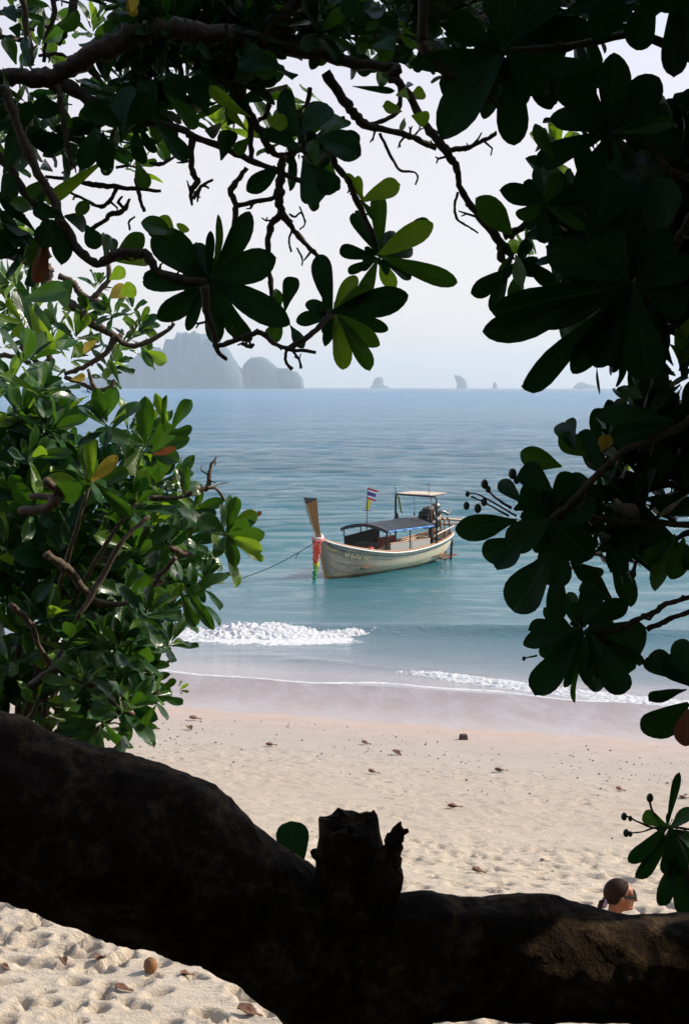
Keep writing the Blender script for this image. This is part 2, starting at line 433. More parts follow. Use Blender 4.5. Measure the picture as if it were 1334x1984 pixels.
stack_rock('sea_stack', [(724, 878, 882), (726, 877, 890), (730, 879, 896), (736, 881, 901), (742, 883, 903), (748, 882, 903), (754, 882, 903)], YR, 'tall leaning fin shaped rock on the horizon', 2)
stack_rock('sea_stack', [(737, 955, 957), (740, 953, 959), (745, 952, 960), (750, 951, 962), (754, 950, 962)], YR, 'tiny pointed rock beside the leaning rock on the horizon', 3)
stack_rock('sea_stack', [(737, 1118, 1126), (740, 1113, 1133), (743, 1110, 1150), (748, 1106, 1157), (754, 1103, 1160)], YR, 'low broad hazy islet, rightmost on the horizon', 4)

hz = MB(); hz.box((0, 5000, 130), (40000, 20400, 288.0 + 0))
hm = bpy.data.materials.new('haze_air'); hm.use_nodes = True
hn = hm.node_tree; hn.nodes.remove(hn.nodes['Principled BSDF'])
pv = hn.nodes.new('ShaderNodeVolumePrincipled'); pv.inputs['Color'].default_value = (.80, .92, 1.0, 1); pv.inputs['Density'].default_value = 0.00012
pv.inputs['Anisotropy'].default_value = 0.2
hn.links.new(pv.outputs[0], hn.nodes['Material Output'].inputs['Volume'])
ho = hz.build('haze', hm); tag(ho, 'pale sea haze that fades the far islands', kind='stuff')

# ------------------------------------------------------------------ long-tail boat
BO = Vector((1.30, 50.7, 0)); BF = Vector((-.589, -.808, 0)); BRZ = math.atan2(BF.y, BF.x)
paint = mat('weathered_cream_paint', rough=.6); t = NT(paint)
oc = t.coord('Object'); sx_ = t.new('ShaderNodeSeparateXYZ'); t.l.new(t.new('ShaderNodeTexCoord').outputs['Object'], sx_.inputs[0])
X_, Z_ = sx_.outputs['X'], sx_.outputs['Z']
nA = t.noise(2.2, 6, .65, t.coord('Object', (.7, 1, 2.6))); nB = t.noise(11, 5, .7, t.coord('Object', (.35, 1, 4))); nC = t.noise(1.1, 4, .6, oc)
c = t.mix(t.mapr(nB, .4, .75), (.80, .69, .50), (.62, .52, .38))
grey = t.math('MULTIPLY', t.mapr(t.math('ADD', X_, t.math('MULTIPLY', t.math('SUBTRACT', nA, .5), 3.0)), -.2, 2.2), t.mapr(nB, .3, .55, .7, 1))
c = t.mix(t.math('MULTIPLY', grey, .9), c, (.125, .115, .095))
low = t.mapr(t.math('ADD', Z_, t.math('MULTIPLY', t.math('SUBTRACT', nA, .5), .5)), .24, .06)
c = t.mix(t.math('MULTIPLY', low, .7), c, (.33, .25, .12))
vl = t.mapr(t.math('ADD', Z_, t.math('MULTIPLY', t.math('SUBTRACT', nC, .5), .12)), .09, .03)
c = t.mix(vl, c, (.10, .055, .035))
crk = t.math('GREATER_THAN', t.noise(5, 5, .7, t.coord('Object', (.16, 1, 7))), .69)
c = t.mix(t.math('MULTIPLY', crk, .7), c, (.06, .05, .04)); t.col(c); t.bump(nB, .3, .01)
wood = mat('varnished_wood', rough=.45); t = NT(wood); n_ = t.noise(6, 5, .6, t.coord('Object', (6, 6, .8)))
t.col(t.ramp(n_, [(.3, (.26, .10, .028)), (.7, (.46, .20, .06))])); t.bump(n_, .2, .005)
inner_wood = mat('old_brown_deck_wood', rough=.8); t = NT(inner_wood); n_ = t.noise(5, 5, .6, t.coord('Object', (1, 5, 1)))
t.col(t.ramp(n_, [(.3, (.10, .05, .03)), (.7, (.22, .12, .07))]))
dark_m = mat('dark_steel', (.025, .024, .024), .5, .4)
white_m = mat('white_paint', (.72, .70, .66), .5); teal_m = mat('dark_teal_stripe', (.02, .075, .085), .5)
red_m = mat('orange_red_ribbon', (.75, .07, .03), .7); pink_m = mat('pink_ribbon', (.78, .20, .16), .7)
green_m = mat('green_ribbon', (.03, .33, .08), .7); yellow_m = mat('yellow_cloth', (.80, .66, .05), .7); lime_m = mat('lime_ribbon', (.35, .55, .05), .7)
tarp = mat('navy_tarpaulin', (.016, .019, .024), .6); t = NT(tarp); t.bump(t.noise(3, 4, .6, t.coord('Object')), .5, .04)
blue_m = mat('blue_tarp_hem', (.06, .22, .55), .5)
grey_cloth = mat('grey_screen_cloth', (.33, .32, .30), .8); maroon_m = mat('maroon_panel', (.16, .03, .025), .6)
rope_m = mat('dark_rope', (.05, .045, .04), .9); cream_top = mat('cream_roof_sheet', (.62, .50, .38), .6)

boat = thing('longtail_boat', 'weathered cream wooden longtail boat moored with a tall upright prow', 'boat', BO, BRZ)
boat.rotation_euler = (0, 0, BRZ)
ST = [  # x, half beam, gunwale z, keel z
    (-4.35, .30, 1.02, .62), (-4.2, .44, .99, .38), (-3.9, .60, .94, .12), (-3.4, .74, .87, -.06), (-2.6, .88, .78, -.2), (-1.6, .98, .71, -.28), (-.5, 1.03, .68, -.3), (.5, 1.0, .71, -.3),
    (1.3, .90, .80, -.3), (2.0, .72, .92, -.3), (2.6, .52, 1.05, -.28), (3.0, .36, 1.16, -.22), (3.25, .25, 1.24, .0), (3.42, .17, 1.31, .45), (3.55, .10, 1.37, .85), (3.66, .045, 1.42, 1.15)]
def st_at(x):
    A = np.array(ST); return [float(np.interp(x, A[:, 0], A[:, i])) for i in (1, 2, 3)]
stx = []
for a, b in zip(ST[:-1], ST[1:]):
    stx += [a[0], (a[0] + b[0]) / 2]
stx.append(ST[-1][0])
A_ = np.array(ST)
def smooth_interp(x, col):
    return sum(w * float(np.interp(x + o, A_[:, 0], A_[:, col])) for o, w in ((-.25, .2), (0, .6), (.25, .2))) if -4 < x < 3.2 else float(np.interp(x, A_[:, 0], A_[:, col]))
def hull_pt(x, k, side, off=0.0):
    b, g, ke = smooth_interp(x, 1), smooth_interp(x, 2), smooth_interp(x, 3)
    a = k * math.pi / 2
    y = b * (.62 * math.sin(a) ** .85 + .38 * k); z = ke + (g - ke) * (.55 * (1 - math.cos(a)) + .45 * k ** 1.3)
    return Vector((x, side * (y + off), z))
NK = 6
for side in (1, -1):
    for s_ in range(NK):
        k0, k1 = s_ / NK, (s_ + 1) / NK
        ks = [k0, k0 + (k1 - k0) * .5, k1 - .004]
        vs = []; fs = []
        for x in stx:
            lap = .004 * (1 if x < 3.4 else .2)
            for j, k in enumerate(ks): vs.append(hull_pt(x, k, side, lap * (1 - j / 2) ))
            for j, k in enumerate(ks): vs.append(hull_pt(x, k, side, -.035 if abs(x) < 3.2 else -.012))
        m6 = 6
        for i in range(len(stx) - 1):
            for q in ((0, 1), (1, 2), (2, 5), (5, 4), (4, 3), (3, 0)):
                f = (i * m6 + q[0], i * m6 + q[1], (i + 1) * m6 + q[1], (i + 1) * m6 + q[0])
                fs.append(f if side < 0 else f[::-1])
        n0 = len(vs); outer = [(i * m6 + a, i * m6 + a + 1) for i in range(len(stx)) for a in (0, 1)]
        ov = [vs[i * m6 + j] for i in range(len(stx)) for j in range(3)]
        fs = [f for q, f in enumerate(fs) if q % 6 > 1]; vs = vs + ov
        for i in range(len(stx) - 1):
            for j in (0, 1):
                f = (n0 + i * 3 + j, n0 + i * 3 + j + 1, n0 + (i + 1) * 3 + j + 1, n0 + (i + 1) * 3 + j); fs.append(f if side < 0 else f[::-1])
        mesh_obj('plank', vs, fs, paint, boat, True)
def along(name, k, off, dz, r, m, x0=-4.35, x1=3.62, flat=1.0):
    for side in (1, -1):
        pts = [hull_pt(x, k, side, off) + Vector((0, 0, dz)) for x in np.linspace(x0, x1, 40)]
        MB().tube(pts, r, 6).build(name, m, boat, True)
along('rub_rail', 1.0, .02, -.015, .033, white_m)
along('gunwale_cap', 1.0, -.02, .035, .03, wood)
along('painted_stripe', .93, .008, -.012, .03, teal_m, x1=3.4)
along('inner_rail', 1.0, -.13, -.02, .025, wood, -4.1, 3.0)
# transom
vs = [hull_pt(-4.35, k, 1) for k in np.linspace(0, 1, 7)] + [hull_pt(-4.35, k, -1) for k in np.linspace(1, 0, 7)]
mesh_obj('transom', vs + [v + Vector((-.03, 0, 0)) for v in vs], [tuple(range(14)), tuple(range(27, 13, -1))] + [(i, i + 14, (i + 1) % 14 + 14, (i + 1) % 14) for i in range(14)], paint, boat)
# floor deck boards
for i in range(9):
    y = -.64 + i * .16
    d = MB().box((-.7, y, .28), (5.4, .145, .03)); d.build('deck_board', inner_wood, boat)
MB().add([hull_pt(2.0, .93, 1), hull_pt(2.6, .93, 1), hull_pt(3.2, .93, 1), hull_pt(3.5, .93, 1), hull_pt(3.5, .93, -1), hull_pt(3.2, .93, -1), hull_pt(2.6, .93, -1), hull_pt(2.0, .93, -1)], [tuple(range(8))]).build('fore_deck', inner_wood, boat)
for x in (1.75, .55, -.6, -1.7, -2.9, -3.7):
    b, g, ke = st_at(x); MB().box((x, 0, g - .14), (.2, 2 * b - .1, .035)).build('thwart', inner_wood, boat)
# stem and prow: triangular timber, sharp edge forward
def prow(name, rows, m, tilt=0.0):
    vs = []; fs = []
    for (xf, z, dep, w) in rows:   # nose x, height, depth aft, half width
        k = tilt if z > 2.45 else .02
        vs += [(xf, 0, z), (xf - dep, w, z + k), (xf - dep - .03, 0, z + k), (xf - dep, -w, z + k)]
    for i in range(len(rows) - 1):
        for k in range(4): fs.append((i * 4 + k, i * 4 + (k + 1) % 4, (i + 1) * 4 + (k + 1) % 4, (i + 1) * 4 + k))
    fs += [(3, 2, 1, 0), tuple(len(rows) * 4 - 4 + k for k in range(4))]
    return mesh_obj(name, vs, fs, m, boat)
prow('prow', [(3.78, 1.42, .10, .10), (3.88, 1.62, .11, .135), (4.05, 1.95, .14, .18), (4.22, 2.35, .18, .24), (4.34, 2.60, .21, .28), (4.36, 2.62, .21, .28)], wood, .16)
prow('prow_cap', [(4.37, 2.635, .225, .295), (4.38, 2.655, .23, .30)], dark_m, .16)
MB().tube([(3.785, 0, 1.45), (4.055, 0, 1.95), (4.225, 0, 2.35), (4.36, 0, 2.62)], .012, 5).build('prow_edge_trim', cream_top, boat)
prow('stem_post', [(3.22, -.3, .3, .03), (3.34, 0, .2, .06), (3.50, .45, .2, .07), (3.62, .85, .2, .08), (3.71, 1.2, .2, .085), (3.745, 1.43, .17, .09)], wood)
# the cloth collar, bow and ribbons
cl = MB(); pts = [(3.69 + .13 * math.cos(a), .14 * math.sin(a), 1.47 + .06 * math.cos(a * 1 + 2.4)) for a in np.linspace(0, 2 * math.pi, 18)]
cl.tube(pts, .045, 7, False, .2).build('cloth_collar', white_m, boat, True)
cl = MB(); pts = [(3.70 + .16 * math.cos(a), .17 * math.sin(a), 1.40 + .07 * math.cos(a + 2.4)) for a in np.linspace(0, 2 * math.pi, 22)]
cl.tube(pts, .05, 7, False, .3).build('ribbon_collar', pink_m, boat, True)
MB().ball((3.80, -.06, 1.33), (.09, .09, .1), jit=.15).build('dark_ribbon_knot', dark_m, boat, True)
def strand(y0, x0, z0, z1, r, m, name='ribbon', sway=.03):
    pts = []; n = 12
    for i in range(n):
        f = i / (n - 1); pts.append((x0 + .06 * f + random.gauss(0, sway * .4), y0 + random.gauss(0, sway * .6), z0 + (z1 - z0) * f))
    MB().tube(pts, [r * random.uniform(.6, 1.3) for _ in pts], 6, True, .35).build(name, m, boat, True)
for i in range(9): strand(random.uniform(-.06, .13), 3.82 + random.uniform(-.03, .05), 1.36, random.uniform(.45, .72), .035, red_m if i % 3 else pink_m)
strand(.12, 3.80, 1.3, .75, .022, mat('orange_ribbon', (.8, .28, .04), .7)); strand(.16, 3.78, 1.3, .9, .02, pink_m)
for i in range(3): strand(-.02 + .03 * i, 3.87, .62, .02, .035, green_m)
strand(.08, 3.86, .6, .33, .025, yellow_m); strand(.12, 3.86, .55, .28, .022, lime_m)
for i in range(4): strand(-.03 + .05 * i, 3.87, .62, .5, .03, yellow_m if i % 2 else lime_m)
# awning
def awning():
    nx, ny = 10, 13; vs = []; mid = []
    for i in range(nx):
        for j in range(ny):
            x = 1.05 - i * 3.0 / (nx - 1); y = -1.02 + 2.04 * j / (ny - 1)
            z = 1.50 + .21 * (1 - (y / 1.02) ** 2) + .02 * math.sin(i * 2.1 + j) * (0 < i < nx - 1) - .03 * math.sin(math.pi * i / (nx - 1))
            vs.append((x, y, z))
    top = len(vs); vs += [(x, y, z - .03) for x, y, z in vs]
    fs = []
    for i in range(nx - 1):
        for j in range(ny - 1):
            q = (i * ny + j, i * ny + j + 1, (i + 1) * ny + j + 1, (i + 1) * ny + j)
            fs.append(q); fs.append(tuple(top + k for k in q[::-1]))
    for i in range(nx - 1):
        for j in (0, ny - 1): fs.append((i * ny + j, (i + 1) * ny + j, top + (i + 1) * ny + j, top + i * ny + j))
    for j in range(ny - 1):
        for i in (0, nx - 1): fs.append((i * ny + j, i * ny + j + 1, top + i * ny + j + 1, top + i * ny + j))
    return mesh_obj('awning', vs, fs, tarp, boat, True)
awning()
def hem(x0, y0, z0, x1, y1, z1, m, h, name):
    n = 16; vs = []; fs = []
    for i in range(n):
        f = i / (n - 1); x = x0 + (x1 - x0) * f; y = y0 + (y1 - y0) * f
        z = z0 + (z1 - z0) * f if y0 == y1 else 1.50 + .21 * (1 - (y / 1.02) ** 2)
        vs += [(x + .012, y + .02, z - .0), (x + .015 + .02 * math.sin(i * 2.3), y + .03 + .015 * math.cos(i * 1.9), z - h * random.uniform(.75, 1.15)), (x - .01, y + .005, z), (x - .008 + .02 * math.sin(i * 2.3), y + .01, z - h * .8)]
    for i in range(n - 1):
        a = i * 4; b = a + 4
        fs += [(a, a + 1, b + 1, b), (a + 2, b + 2, b + 3, a + 3), (a + 1, a + 3, b + 3, b + 1), (a, b, b + 2, a + 2)]
    mesh_obj(name, vs, fs, m, boat)
hem(1.0, 1.02, 1.52, -1.95, 1.02, 1.50, blue_m, .055, 'awning_hem')
hem(1.05, -1.02, 1.5, 1.05, 1.02, 1.5, tarp, .12, 'awning_front_flap')
for x, y in ((.95, .93), (.95, -.95), (-.1, -.95), (-1.25, -.95), (-1.9, .9), (-1.9, -.92), (-.5, .93)):
    r = .022 if (x, y) != (.95, .93) else .032
    b, g, ke = st_at(x); MB().tube([(x, y * (b - .02) / 1.0, g - .05), (x, y, 1.53)], r, 7).build('awning_post', dark_m, boat)
# side screens
def panel(name, p0, p1, z0a, z1a, z0b, z1b, m, th=.03):
    p0, p1 = Vector((*p0, 0)), Vector((*p1, 0)); d = (p1 - p0).normalized(); nrm = Vector((-d.y, d.x, 0)) * th / 2
    vs = [p0 - nrm + Vector((0, 0, z0a)), p1 - nrm + Vector((0, 0, z0b)), p1 - nrm + Vector((0, 0, z1b)), p0 - nrm + Vector((0, 0, z1a))]
    vs += [v + nrm * 2 for v in vs]
    mesh_obj(name, vs, [(0, 1, 2, 3), (7, 6, 5, 4), (0, 4, 5, 1), (1, 5, 6, 2), (2, 6, 7, 3), (3, 7, 4, 0)], m, boat)
panel('dark_side_screen', (.95, -.9), (-1.25, -.93), .6, 1.20, .55, 1.36, mat('black_green_canvas', (.018, .022, .018), .7))
panel('grey_side_screen', (.7, .9), (-.60, .92), .62, 1.03, .62, 1.0, grey_cloth); panel('grey_side_screen', (-.63, .92), (-1.85, .9), .62, 1.0, .66, 1.0, grey_cloth)
MB().tube([(.72, .9, 1.04), (-1.85, .9, 1.01)], .02, 6).build('screen_rail', wood, boat)
panel('maroon_side_board', (-1.0, -.86), (-2.2, -.84), .6, .98, .68, 1.0, maroon_m)
MB().box((1.15, .15, .82), (.5, .7, .5)).build('black_crate', mat('black_box', (.015, .015, .015), .6), boat)
MB().box((1.85, .05, .82), (.45, .5, .18)).build('bow_seat', mat('tan_plywood', (.5, .30, .17), .7), boat)
MB().box((1.75, .55, .84), (.5, .08, .22)).build('seat_side', maroon_m, boat)
MB().ball((1.42, .55, .86), (.13, .12, .13)).build('red_float', mat('red_plastic', (.6, .05, .04), .4), boat, True)
# flag staff at the awning
MB().tube([(.86, 0, 1.2), (.86, 0, 2.52)], .016, 6).build('flag_staff', dark_m, boat)
MB().tube([(.86, -.2, 2.16), (.86, .2, 2.16)], .013, 6).build('staff_yard', dark_m, boat)
flag_m = mat('striped_flag', rough=.7); t = NT(flag_m)
fx = t.new('ShaderNodeSeparateXYZ'); t.l.new(t.new('ShaderNodeTexCoord').outputs['UV'], fx.inputs[0])
t.col(t.ramp(fx.outputs['Y'], [(0, (.55, .03, .05)), (.167, (.75, .74, .74)), (.333, (.07, .06, .25)), (.667, (.75, .74, .74)), (.833, (.55, .03, .05))], 'CONSTANT'))
def cloth(name, p, u, v, m, nu=6, nv=8, wav=.03):
    vs = []; uv = []
    for i in range(nu):
        for j in range(nv):
            a, b = i / (nu - 1), j / (nv - 1)
            q = Vector(p) + Vector(u) * a + Vector(v) * b + Vector((.7, -.5, .2)) * (wav * math.sin(a * 6 + b * 3) * a)
            vs.append(q); uv.append((a, 1 - b))
    fs = [(i * nv + j, i * nv + j + 1, (i + 1) * nv + j + 1, (i + 1) * nv + j) for i in range(nu - 1) for j in range(nv - 1)]
    o = mesh_obj(name, vs, fs, m, boat, True); l = o.data.uv_layers.new()
    for lp in o.data.loops: l.data[lp.index].uv = uv[lp.vertex_index]
    return o
fl = cloth('flag', (.86, .02, 2.98), (-.26, .26, -.12), (.0, -.03, -.40), flag_m, 10, 8, .09)
MB().tube([(.86, 0, 2.5), (.87, .04, 3.0)], .010, 5).build('flag_pole_tip', dark_m, boat)
cloth('yellow_pennant', (.86, .0, 2.55), (-.10, .12, .0), (.02, -.06, -.36), yellow_m, 4, 6, .02)
# stern frame with its little roof
fr = MB(); fr.tube([(-2.25, -.88, .75), (-2.25, -.88, 2.47), (-2.25, -.82, 2.52), (-2.25, .84, 2.50), (-2.25, .92, 2.44), (-2.27, .92, .8)], .035, 8).build('stern_frame', dark_m, boat, True)
MB().tube([(-2.25, -.86, 1.45), (-2.25, -.86, 2.75)], .014, 6).build('blue_pole', mat('blue_pole', (.05, .16, .35), .5), boat)
MB().tube([(-2.25, -.92, 1.6), (-2.27, -.93, 2.80)], .010, 6).build('antenna', dark_m, boat)
MB().tube([(-2.5, .42, 2.5), (-2.5, .42, 3.0)], .011, 6).build('antenna', dark_m, boat)
R_ = Matrix.Rotation(.02, 3, 'Y'); MB().box((-2.75, -.06, 2.56), (1.05, 1.5, .03), R_).build('stern_roof', cream_top, boat)
for y in (-.75, .66): MB().tube([(-2.25, y, 2.53), (-3.25, y, 2.54)], .018, 6).build('roof_rail', dark_m, boat)
MB().tube([(-2.6, .55, .9), (-2.45, .55, 2.5)], .018, 6).build('steering_post', mat('rusty_post', (.40, .20, .13), .8), boat)
MB().tube([(-2.25, -.05, 2.5), (-2.25, -.04, 2.1), (-2.25, -.05, 1.85)], .009, 5).build('hanging_cord', dark_m, boat)
MB().ball((-2.25, -.05, 1.82), (.03, .03, .07), 6, 5).build('cord_weight', dark_m, boat)
cloth('olive_pennant', (-2.22, -.8, 2.46), (.04, .14, -.03), (0, .16, -.62), mat('olive_cloth', (.20, .22, .04), .8), 4, 7, .03)
MB().ball((-2.25, -.84, 1.62), (.09, .09, .22), 8, 6).build('wrapped_bundle', dark_m, boat, True)
# engine on its pivot, long tail shaft, tiller
eng = bpy.data.objects.new('engine', None); C.objects.link(eng); eng.parent = boat; eng.location = (-3.15, .1, 1.60); eng.scale = (1.25, 1.25, 1.25)
em = mat('engine_metal', (.03, .03, .032), .38, .7); em2 = mat('bare_metal', (.22, .21, .2), .4, .8); em3 = mat('brass_fitting', (.5, .28, .08), .4, .6)
def ep(name, mb, m, sm_=False): return mb.build(name, m, eng, sm_)
ep('engine_block', MB().box((0, 0, 0), (.50, .40, .34)).box((.05, .0, .22), (.40, .30, .14)).box((-.1, 0, -.22), (.36, .3, .14)).box((.25, .12, .1), (.12, .14, .22)), em)
ep('valve_cover', MB().box((.02, .02, .33), (.36, .14, .09), taper=.8).box((.02, -.12, .31), (.3, .1, .07)), em2)
ep('air_filter', MB().tube([(.34, .18, .12), (.34, -.14, .12)], .13, 14), em)
ep('fan_guard', MB().tube([(.40, 0, -.06), (.46, 0, -.06)], [.22, .2], 14), em)
ep('exhaust_pipe', MB().tube([(.0, .22, .18), (-.15, .34, .22), (-.4, .34, .12), (-.62, .30, .20)], .045, 8), em2, True)
ep('muffler', MB().tube([(.1, .26, -.02), (.42, .30, -.12), (.62, .2, -.2)], [.07, .11, .06], 9), em, True)
ep('fuel_tank', MB().ball((-.22, .04, .36), (.17, .13, .11), 12, 8), em2, True)
ep('alternator', MB().tube([(.18, .28, .0), (.02, .30, .0)], .085, 10), em2)
ep('oil_hose', MB().tube([(-.1, .25, .2), (.0, .34, .0), (-.1, .30, -.28), (-.22, .22, -.36)], .025, 6), em3, True)
ep('oil_hose', MB().tube([(.2, .22, .3), (.3, .33, .1), (.16, .32, -.2)], .02, 6), em2, True)
for i in range(7): ep('cooling_fin', MB().box((-.18 + i * .06, .21, .12), (.02, .05, .2)), em2 if i % 2 else em)
ep('pivot_mount', MB().tube([(0, 0, -.28), (0, 0, -.95)], .07, 8).box((0, 0, -.6), (.28, .34, .06)), em)
ep('tail_shaft', MB().tube([(-.3, 0, -.02), (-1.6, .02, -.16), (-3.4, .04, -.42)], .045, 8), mat('shaft_steel', (.30, .22, .17), .5, .5))
ep('shaft_brace', MB().tube([(-.3, 0, -.18), (-2.4, .03, -.32)], .025, 6), mat('brace_brown', (.25, .14, .09), .6))
ep('propeller', MB().box((-3.42, .04, -.32), (.03, .05, .14)).box((-3.42, .11, -.46), (.03, .14, .05)).box((-3.42, -.03, -.46), (.03, .14, .05)).ball((-3.42, .04, -.42), .04, 8, 6), em3)
ep('tiller', MB().tube([(.4, .0, .05), (.9, .08, .12), (1.2, .1, .1)], .018, 6), em)
for y in (.42, .2, -.3):
    pts = [(-3.95, y, .85), (-3.98, y, 1.25), (-3.92, y, 1.52), (-3.75, y, 1.60)]
    MB().tube(pts, .03, 7).build('stern_rack', inner_wood if y > .3 else wood, boat, True)
MB().tube([(-2.4, .75, 1.05), (-4.1, .55, 1.28)], .025, 6).build('stern_rail', cream_top, boat)
MB().tube([(-4.0, -.4, 1.35), (-4.0, .55, 1.3)], .025, 6).build('stern_rail', inner_wood, boat)
for x, y in ((-4.42, .22), (-4.48, -.08)): MB().tube([(x, y, 1.0), (x - .05, y, .55), (x + .02, y, .0), (x, y, -.3)], [.03, .04, .05, .05], 7, True, .2).build('rudder_post', dark_m, boat, True)
MB().box((-4.3, .1, .06), (1.1, .28, .06), Matrix.Rotation(.06, 3, 'Y')).build('stern_step', inner_wood, boat)
# painted registration and name
def lettering(body, x, z, size, m, dz=0.0, shear=.2):
    cu = bpy.data.curves.new('lettering', 'FONT'); cu.body = body; cu.size = size; cu.shear = shear; cu.extrude = 0; cu.offset = .003
    o = bpy.data.objects.new('tmp', cu); C.objects.link(o)
    dg = bpy.context.evaluated_depsgraph_get(); me = bpy.data.meshes.new_from_object(o.evaluated_get(dg)); bpy.data.objects.remove(o)
    for v in me.vertices:    # wrap the flat lettering onto the planks; text runs aft along the port side
        lx = x - v.co.x; lz = z + v.co.y - dz * v.co.x
        b, g, ke = smooth_interp(lx, 1), smooth_interp(lx, 2), smooth_interp(lx, 3)
        zt = g - .12 - (1.15 - lz)                     # lettering follows the sheer line
        lo, hi = 0.0, 1.0
        for _ in range(22):
            md = (lo + hi) / 2
            if hull_pt(lx, md, 1).z < zt: lo = md
            else: hi = md
        p = hull_pt(lx, lo, 1, .022); v.co = p
    me.materials.append(m); o2 = bpy.data.objects.new('lettering', me); C.objects.link(o2); o2.parent = boat
letter_m = mat('faded_gold_lettering', (.62, .54, .30), .6)
lettering('N.60', 3.46, 1.0, .20, mat('gold_lettering', (.60, .42, .12), .6)); lettering('\u0e2d\u0e48\u0e32\u0e27\u0e19\u0e32\u0e07\u0e43', 2.80, .93, .34, letter_m)

# mooring line
line_pts = [boat.matrix_world @ Vector((0, 0, 0))]
def bw(x, y, z): return BO + Matrix.Rotation(BRZ, 3, 'Z') @ Vector((x, y, z))
p0 = bw(3.78, -.05, 1.30); p1 = Vector((-4.6, 47.2, -.25))
mr = MB().tube([p0.lerp(p1, f) - Vector((0, 0, .26 * math.sin(math.pi * f) * (1 - f * .5))) for f in np.linspace(0, 1, 24)], .014, 5)
mr.tube([p0.lerp(p1, .16) - Vector((0, 0, .12 + .1 * k)) + Vector((-.05 * k, 0, 0)) for k in range(3)], .014, 5)
tag(mr.build('mooring_rope', rope_m), 'dark mooring rope running from the longtail prow down into the sea', 'rope')

# small white cruiser far off
yo = W(180, 757, 1350); yo.z = 0
ya = thing('motor_yacht', 'tiny white motor yacht far out below the left branches', 'boat', (yo.x, yo.y, 0), 0)
def loft(rows, n=8):
    mb = MB(); vs = []
    for (x, hw, z0, z1) in rows: vs += [(x, -hw * .6, z0), (x, -hw, z1), (x, hw, z1), (x, hw * .6, z0)]
    fs = [(i * 4 + k, i * 4 + (k + 1) % 4, (i + 1) * 4 + (k + 1) % 4, (i + 1) * 4 + k) for i in range(len(rows) - 1) for k in range(4)]
    return mb.add(vs, fs + [(0, 1, 2, 3), tuple(len(rows) * 4 - 1 - k for k in range(4))])
wp = mat('white_gelcoat', (.8, .8, .8), .3)
loft([(-11, .5, 1.2, 3.4), (-8, 1.7, .2, 3.1), (-2, 2.5, -.3, 2.7), (6, 2.5, -.3, 2.5), (10, 2.2, -.2, 2.5)]).build('hull', wp, ya)
loft([(-4, 1.5, 2.5, 3.3), (-2, 1.8, 2.5, 4.6), (5, 1.8, 2.4, 4.7), (6, 1.7, 2.4, 4.4)]).build('cabin', wp, ya)
MB().box((1.5, 0, 3.9), (5.4, 3.75, .5)).build('window', dark_m, ya)
MB().tube([(1, 0, 4.6), (1.3, 0, 8)], .12, 6).build('mast', wp, ya)

# ------------------------------------------------------------------ leaves
def leaf_material(name, base, trans, vein, rough=.34, tf=.28):
    m = mat(name, base, rough, 0, .12 if name == 'shaded_leaf' else .38); t = NT(m)
    uv = t.new('ShaderNodeTexCoord').outputs['UV']; sp = t.new('ShaderNodeSeparateXYZ'); t.l.new(uv, sp.inputs[0])
    oi = t.new('ShaderNodeObjectInfo')
    ua = t.math('ABSOLUTE', t.math('SUBTRACT', sp.outputs['X'], .5))
    mid = t.mapr(ua, .035, .012)
    side = t.new('ShaderNodeTexWave'); side.wave_type = 'BANDS'; side.bands_direction = 'Y'; side.inputs['Scale'].default_value = 3.4; side.inputs['Distortion'].default_value = 0
    mp = t.new('ShaderNodeCombineXYZ'); t.l.new(ua, mp.inputs[0]); t.l.new(t.math('SUBTRACT', sp.outputs['Y'], t.math('MULTIPLY', ua, .55)), mp.inputs[1]); t.l.new(mp.outputs[0], side.inputs['Vector'])
    sv = t.mapr(side.outputs['Fac'], .93, 1.0)
    hs = t.new('ShaderNodeHueSaturation'); hs.inputs['Color'].default_value = (*base, 1)
    t.l.new(t.mapr(oi.outputs['Random'], 0, 1, .485, .515), hs.inputs['Hue']); t.l.new(t.mapr(oi.outputs['Random'], 0, 1, .65, 1.35), hs.inputs['Value'])
    nz = t.noise(14, 4, .6, t.coord('World'))
    c = t.mix(1.0, hs.outputs[0], t.ramp(nz, [(.3, (.8, .8, .8)), (.7, (1.2, 1.2, 1.1))]), 'MULTIPLY')
    c = t.mix(t.math('MULTIPLY', sv, .30), c, vein); c = t.mix(t.math('MULTIPLY', mid, .75), c, vein); t.col(c)
    spot = t.math('GREATER_THAN', t.noise(55, 2, .5, t.coord('World')), .72); c = t.mix(t.math('MULTIPLY', spot, .5), c, (.09, .06, .02)); t.col(c)
    t.bump(t.math('ADD', sv, t.math('MULTIPLY', mid, -1.5)), .25, .002)
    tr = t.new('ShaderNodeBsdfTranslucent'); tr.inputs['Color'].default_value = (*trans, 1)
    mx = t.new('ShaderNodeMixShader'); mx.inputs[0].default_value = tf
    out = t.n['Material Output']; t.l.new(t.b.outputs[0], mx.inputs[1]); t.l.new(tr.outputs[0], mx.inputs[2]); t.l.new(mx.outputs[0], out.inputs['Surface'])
    return m
LM = {'d': leaf_material('shaded_leaf', (.020, .058, .022), (.04, .17, .02), (.05, .10, .035), .42, .09),  # shade put into the material: duller, less translucent copy for shadowed leaves
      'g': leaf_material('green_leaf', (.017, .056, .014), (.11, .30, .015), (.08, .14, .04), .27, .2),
      'l': leaf_material('young_leaf', (.065, .13, .012), (.28, .48, .02), (.14, .24, .07), .32, .36),
      'y': leaf_material('yellow_leaf', (.42, .30, .03), (.7, .5, .05), (.4, .33, .1), .45, .35),
      'b': leaf_material('brown_leaf', (.16, .07, .03), (.3, .1, .03), (.2, .12, .06), .6, .2)}
